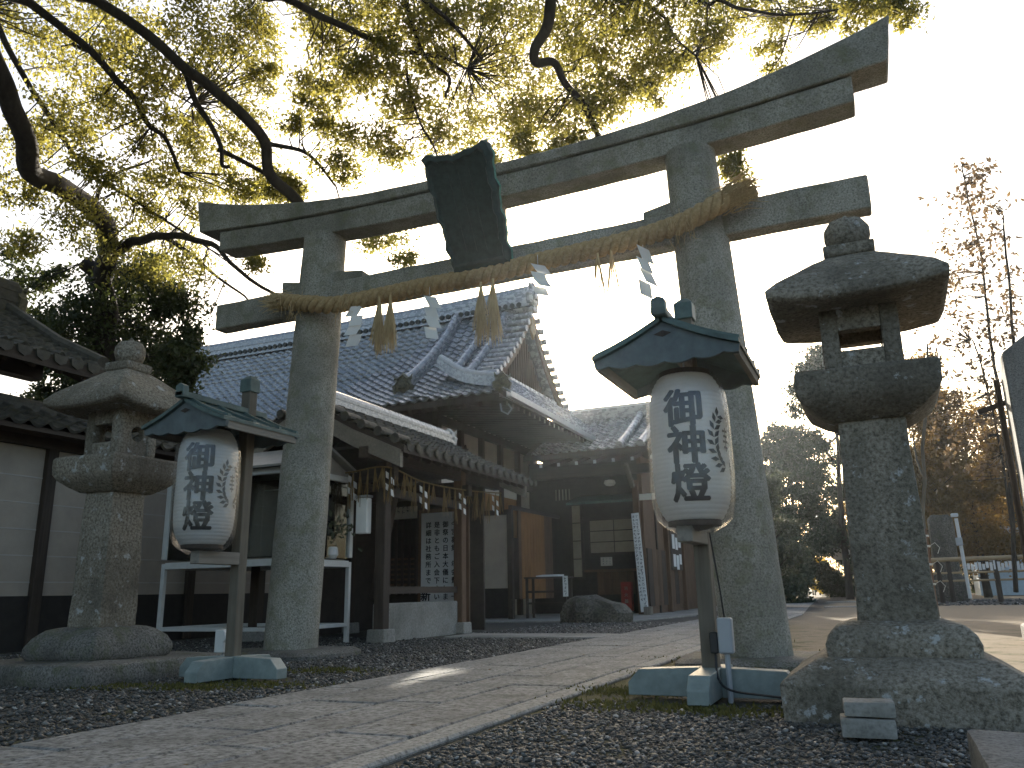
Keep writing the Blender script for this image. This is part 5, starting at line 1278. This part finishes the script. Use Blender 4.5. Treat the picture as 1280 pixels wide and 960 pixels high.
# --- dark tree behind the wall
dt0 = at(130, 400, d=16.5); dt = thing('wall_tree', (dt0.x, dt0.y, 0), 'dark-leaved tree with crooked trunk growing behind the plaster wall', 'tree')
D_ = 16.5
lw = [Vector((dt0.x+.1, dt0.y, 0)), Vector((dt0.x, dt0.y, 3)), at(133, 400, d=D_), at(126, 350, d=D_)]
nd2 = limb(dt, lw, .24, .20, 'trunk', n=10)
nd2 += limb(dt, [at(126, 352, d=D_), at(137, 312, d=15.8), at(125, 275, d=14.6), at(83, 237, d=13.4), at(40, 217, d=12.5), at(33, 179, d=12), at(12, 125, d=11.6), at(-6, 80, d=11.3), at(-30, 10, d=11)], .20, .13, 'limb', n=10)
nd2 += limb(dt, [at(128, 345, d=D_), at(104, 328, d=16.3)], .2, .14, 'limb')
nd2 += limb(dt, [at(130, 322, d=16), at(160, 306, d=15.2), at(190, 296, d=14.4), at(215, 294, d=13.8), at(260, 304, d=13.4), at(290, 330, d=13.2), at(350, 372, d=13.2)], .11, .025, 'limb')
nd2 += limb(dt, [at(205, 296, d=15.6), at(240, 318, d=15.5), at(270, 345, d=15.5), at(310, 375, d=15.5)], .05, .02, 'limb')
nd2 += limb(dt, [at(120, 262, d=15.6), at(125, 235, d=15.5), at(150, 215, d=15.4), at(190, 200, d=15.4)], .05, .02, 'limb')
DB = """60 415 42 .8|110 400 45 1|160 388 48 1|200 378 40 .9|90 455 38 .8|140 430 42 1|185 440 40 1|228 445 26 .7|215 475 28 .8|40 505 20 .5|90 525 22 .6|10 345 40 .5|60 345 22 .25|150 350 35 .8|190 345 32 .7|20 400 25 .5|240 420 20 .4|130 470 34 1|170 480 34 1|70 490 24 .6"""
blobs = []
for q in DB.split('|'):
    a_, b_, r_, dn = map(float, q.split()); d_ = 17+1.0*math.sin(a_*.05); blobs.append((np.array(at(a_, b_, d=d_)), r_*d_/FPX, dn))
P_, cen = crown_pts(blobs, 1700, RS_, .38, 13, .85)
np_mesh('crown', *leaf_t, leaf_T(P_, .115, RS_, .3), 'leaf_dark', dt, origin=(dt0.x, dt0.y, 0), kind='stuff')
twigs(dt, twig_to(cen[::3], nd2, RS_, .014))

def bush_tree(name, label, base, h, wd, trunk_h, n, leaf, size, mat, group=None, nb=26, tr=.16, shape='round', trunks=1, seed=0):
    rs = np.random.default_rng(seed+77); b_ = Vector(base); t_ = thing(name, b_, label, 'tree' if h > 2.5 else 'shrub', group); nodes = []
    for k in range(trunks):
        o_ = Vector((rs.uniform(-.4, .4)*(trunks > 1)*wd*.4, rs.uniform(-.3, .3)*(trunks > 1), 0))
        nodes += limb(t_, [b_+o_+Vector((0, 0, -.1)), b_+o_*1.2+Vector((rs.normal(0, .1), rs.normal(0, .1), h*.35)), b_+o_*1.3+Vector((rs.normal(0, .2), rs.normal(0, .2), h*.65)), b_+o_*1.3+Vector((rs.normal(0, .2), 0, h*.93))], tr, tr*.2, 'trunk')
    bl_ = []
    for k in range(nb):
        f = rs.uniform(0, 1); z = trunk_h+(h-trunk_h)*f
        if shape == 'round': ww = wd*(.45+.75*math.sin(PI*min(.15+f*.8, 1)))*.62
        elif shape == 'cone': ww = wd*(1.05-f)*.8
        else: ww = wd*.6
        a_ = rs.uniform(0, 2*PI); rr = ww*rs.uniform(.2, 1)**.5
        c_ = np.array([b_.x+math.cos(a_)*rr, b_.y+math.sin(a_)*rr, z]); bl_.append((c_, wd*rs.uniform(.22, .36), rs.uniform(.6, 1.1)))
        e = Vector(c_)
        if k % 2 == 0:
            s_ = b_+Vector((0, 0, max(.3, z-(rr*.5)-.3))); nodes += limb(t_, [s_, s_.lerp(e, .55)+Vector((0, 0, .12*rr)), e], tr*.35, .02, 'limb', n=5)
    P_, cen = crown_pts(bl_, 3.2*n/nb, rs, .38, 12, .7); P_[:, 2] = np.maximum(P_[:, 2], .03)
    np_mesh('crown', *leaf_t, leaf_T(P_, size, rs, .25), leaf, t_, origin=b_, kind='stuff')
    twigs(t_, twig_to(cen[::5], nodes, rs, .018))
    return t_
def gpos(px, d):
    r = ray(px, 740); h_ = Vector((r.x, r.y, 0)); return Vector((CAM.x+h_.x*d, CAM.y+h_.y*d, 0))
GB = 'trees closing the far end of the shrine grounds'
bush_tree('evergreen_tree', 'broad dark evergreen tree overhanging the far bend of the path', gpos(1000, 46), 9.6, 3.0, 1.2, 9000, 'leaf_evergreen', .24, None, GB, 40, .2, seed=1)
bush_tree('evergreen_tree', 'dark evergreen tree with tall narrow crown behind the white path sign', gpos(1062, 40), 12.6, 2.4, 1.5, 8000, 'leaf_evergreen', .23, None, GB, 34, .2, 'round', seed=2)
bush_tree('glossy_shrub', 'tall glossy-leaved shrub catching pale light at the path edge', gpos(968, 27), 4.6, 1.25, .3, 5200, 'leaf_gloss', .13, None, None, 24, .06, seed=3, trunks=3)
bush_tree('evergreen_shrub', 'low dark shrub mass under the evergreen at the path edge', gpos(975, 34), 3.2, 1.7, .1, 4200, 'leaf_evergreen', .17, None, None, 22, .05, seed=4, trunks=3)
bush_tree('yellow_shrub', 'sunlit yellow-leaved shrub glowing at the end of the path', gpos(1020, 62), 3.0, 1.6, .2, 1800, 'leaf_yellow', .22, None, None, 16, .06, seed=5, trunks=3)
bush_tree('evergreen_shrub', 'dark shrub standing behind the white path sign', gpos(1050, 50), 3.6, 2.0, .1, 3200, 'leaf_evergreen', .22, None, None, 20, .05, seed=6, trunks=3)
bush_tree('autumn_tree', 'brown autumn tree with leaning limbs beyond the stone monument', gpos(1165, 36), 11.0, 3.0, 2.2, 9000, 'leaf_autumn', .19, None, GB, 36, .17, seed=7)
bush_tree('autumn_tree', 'brown autumn tree beside the white shed', gpos(1235, 38), 8.6, 3.6, 1.8, 9000, 'leaf_autumn', .19, None, GB, 36, .2, seed=8)
bush_tree('evergreen_tree', 'dark evergreen tree standing over the white shed and bamboo fence', gpos(1275, 46), 6.5, 3.4, 1.0, 7000, 'leaf_evergreen', .24, None, GB, 30, .2, seed=9)
bush_tree('autumn_tree', 'brown autumn tree behind the bark-covered stake', gpos(1120, 44), 9.0, 2.6, 1.6, 6000, 'leaf_autumn', .2, None, GB, 28, .16, seed=10)
for i, (px_, d_, h_, wd, lf, lb) in enumerate(((1105, 56, 8.5, 3.6, 'leaf_evergreen', 'dark evergreen tree far behind the bark-covered stake'), (1190, 58, 9.5, 4.0, 'leaf_evergreen', 'dark evergreen tree far behind the stone monument'), (1330, 50, 10, 4.0, 'leaf_autumn', 'brown autumn tree behind the tall smooth stone pillar'), (1430, 52, 9, 4.0, 'leaf_evergreen', 'dark evergreen tree beyond the far end of the bamboo fence'))):
    bush_tree('evergreen_tree' if lf == 'leaf_evergreen' else 'autumn_tree', lb, gpos(px_, d_), h_, wd, .6, 6500, lf, .27, None, GB, 34, .2, seed=40+i)
# a slim tree with few leaves against the white sky
sp0 = gpos(1262, 26); stt = thing('slim_tree', sp0, 'slim tall tree with thin upright stems and sparse tan leaves against bright sky', 'tree')
rs = np.random.default_rng(5); nds = []
for (pts, r0) in (([(1290, 740), (1283, 560), (1268, 430), (1256, 300), (1252, 265)], .10), ([(1270, 740), (1262, 600), (1245, 470), (1235, 400), (1228, 330), (1208, 240), (1203, 205)], .08), ([(1270, 700), (1250, 560), (1222, 440), (1212, 425)], .05)):
    nds += limb(stt, [at(*p, d=26) for p in pts], r0, .018, 'stem', n=6)
cs = []
for k in range(280):
    y_ = rs.uniform(205, 600); half = 18+66*min(1, (y_-190)/190); x_ = 1222+(y_-200)*.03+rs.normal(0, half*.55)
    if x_ > 1150: cs.append((np.array(at(x_, y_, d=26+rs.normal(0, .7))), .26, 1))
P_, cen = crown_pts(cs, 34, rs, .62, 3, .4)
np_mesh('crown', *leaf_t, leaf_T(P_, .20, rs, .25), 'leaf_sparse', stt, origin=sp0, kind='stuff')
twigs(stt, twig_to(cen[::2], nds, rs, .012))
# trees behind the office: they keep the low sun off the court
for i, (px_, d_, h_, wd) in enumerate(((905, 52, 9.6, 3.4), (860, 54, 9.4, 3.4), (815, 56, 9.0, 3.4), (760, 58, 8.8, 3.4), (940, 58, 10.2, 3.2))):
    bush_tree('evergreen_tree', ['dark evergreen tree rising behind the torii pillar by the socket box', 'dark evergreen tree rising behind the film-wrapped paper lantern', 'dark evergreen tree hidden behind the shrine office roof', 'dark evergreen tree hidden behind the hall gable', 'dark evergreen tree left of the path end, behind the glossy shrub'][i], gpos(px_, d_), h_, wd, 1.0, 5000, 'leaf_evergreen', .3, None, GB, 30, .2, seed=20+i)
for o in S.objects:
    if o.get('label') == 'dark evergreen tree left of the path end, behind the glossy shrub': o['label'] = 'dark evergreen tree standing farther back behind the glossy shrub'
fl = np.stack([RS_.uniform(-.8, 4.2, 150), RS_.uniform(-5.5, 9, 150), np.full(150, .008)], 1); fl[fl[:, 0] > 1.75, 2] = -.005
Tf = leaf_T(fl, .05, RS_, 0); Tf[:, 2, :2] *= .15; np_mesh('fallen_leaves', *leaf_t, Tf, 'leaf_fallen', kind='stuff')
# moss and grass tufts at stone feet
def tufts(name, centres, n, spread):
    P_ = np.concatenate([np.array(c_)+RS_.normal(0, 1, (n, 3))*np.array([spread, spread*.5, 0]) for c_ in centres]); P_[:, 2] = -.025
    T = leaf_T(P_, .035, RS_, 0, 2.2); np_mesh(name, *leaf_t, T, 'leaf_grass', kind='stuff')
tufts('moss', [(-1.2, -2.75, 0), (-.75, -2.5, 0), (-1.9, -2.9, 0), (-1.6, -1.7, 0), (-.9, -1.4, 0), (2.2, -2.85, 0), (2.7, -2.9, 0), (1.95, -2.2, 0), (1.9, -1.0, 0), (1.95, .3, 0), (2.1, 1.5, 0), (2.0, 3, 0)], 420, .22)

# ------------------------------------------------------------------ thin haze volume added to imitate lens glare round the sun
t = NT('glare_haze'); pvv = t.n('ShaderNodeVolumePrincipled'); pvv.inputs['Color'].default_value = (.80, .90, 1, 1); pvv.inputs['Density'].default_value = .0003; pvv.inputs['Anisotropy'].default_value = .8
t.l(pvv.outputs[0], t.out.inputs['Volume'])
mb = MB(); mb.box((0, 270, 7.5), (810, 670, 17.6)); hz = mb.build('glare_haze', 'glare_haze'); tag(hz, kind='stuff')
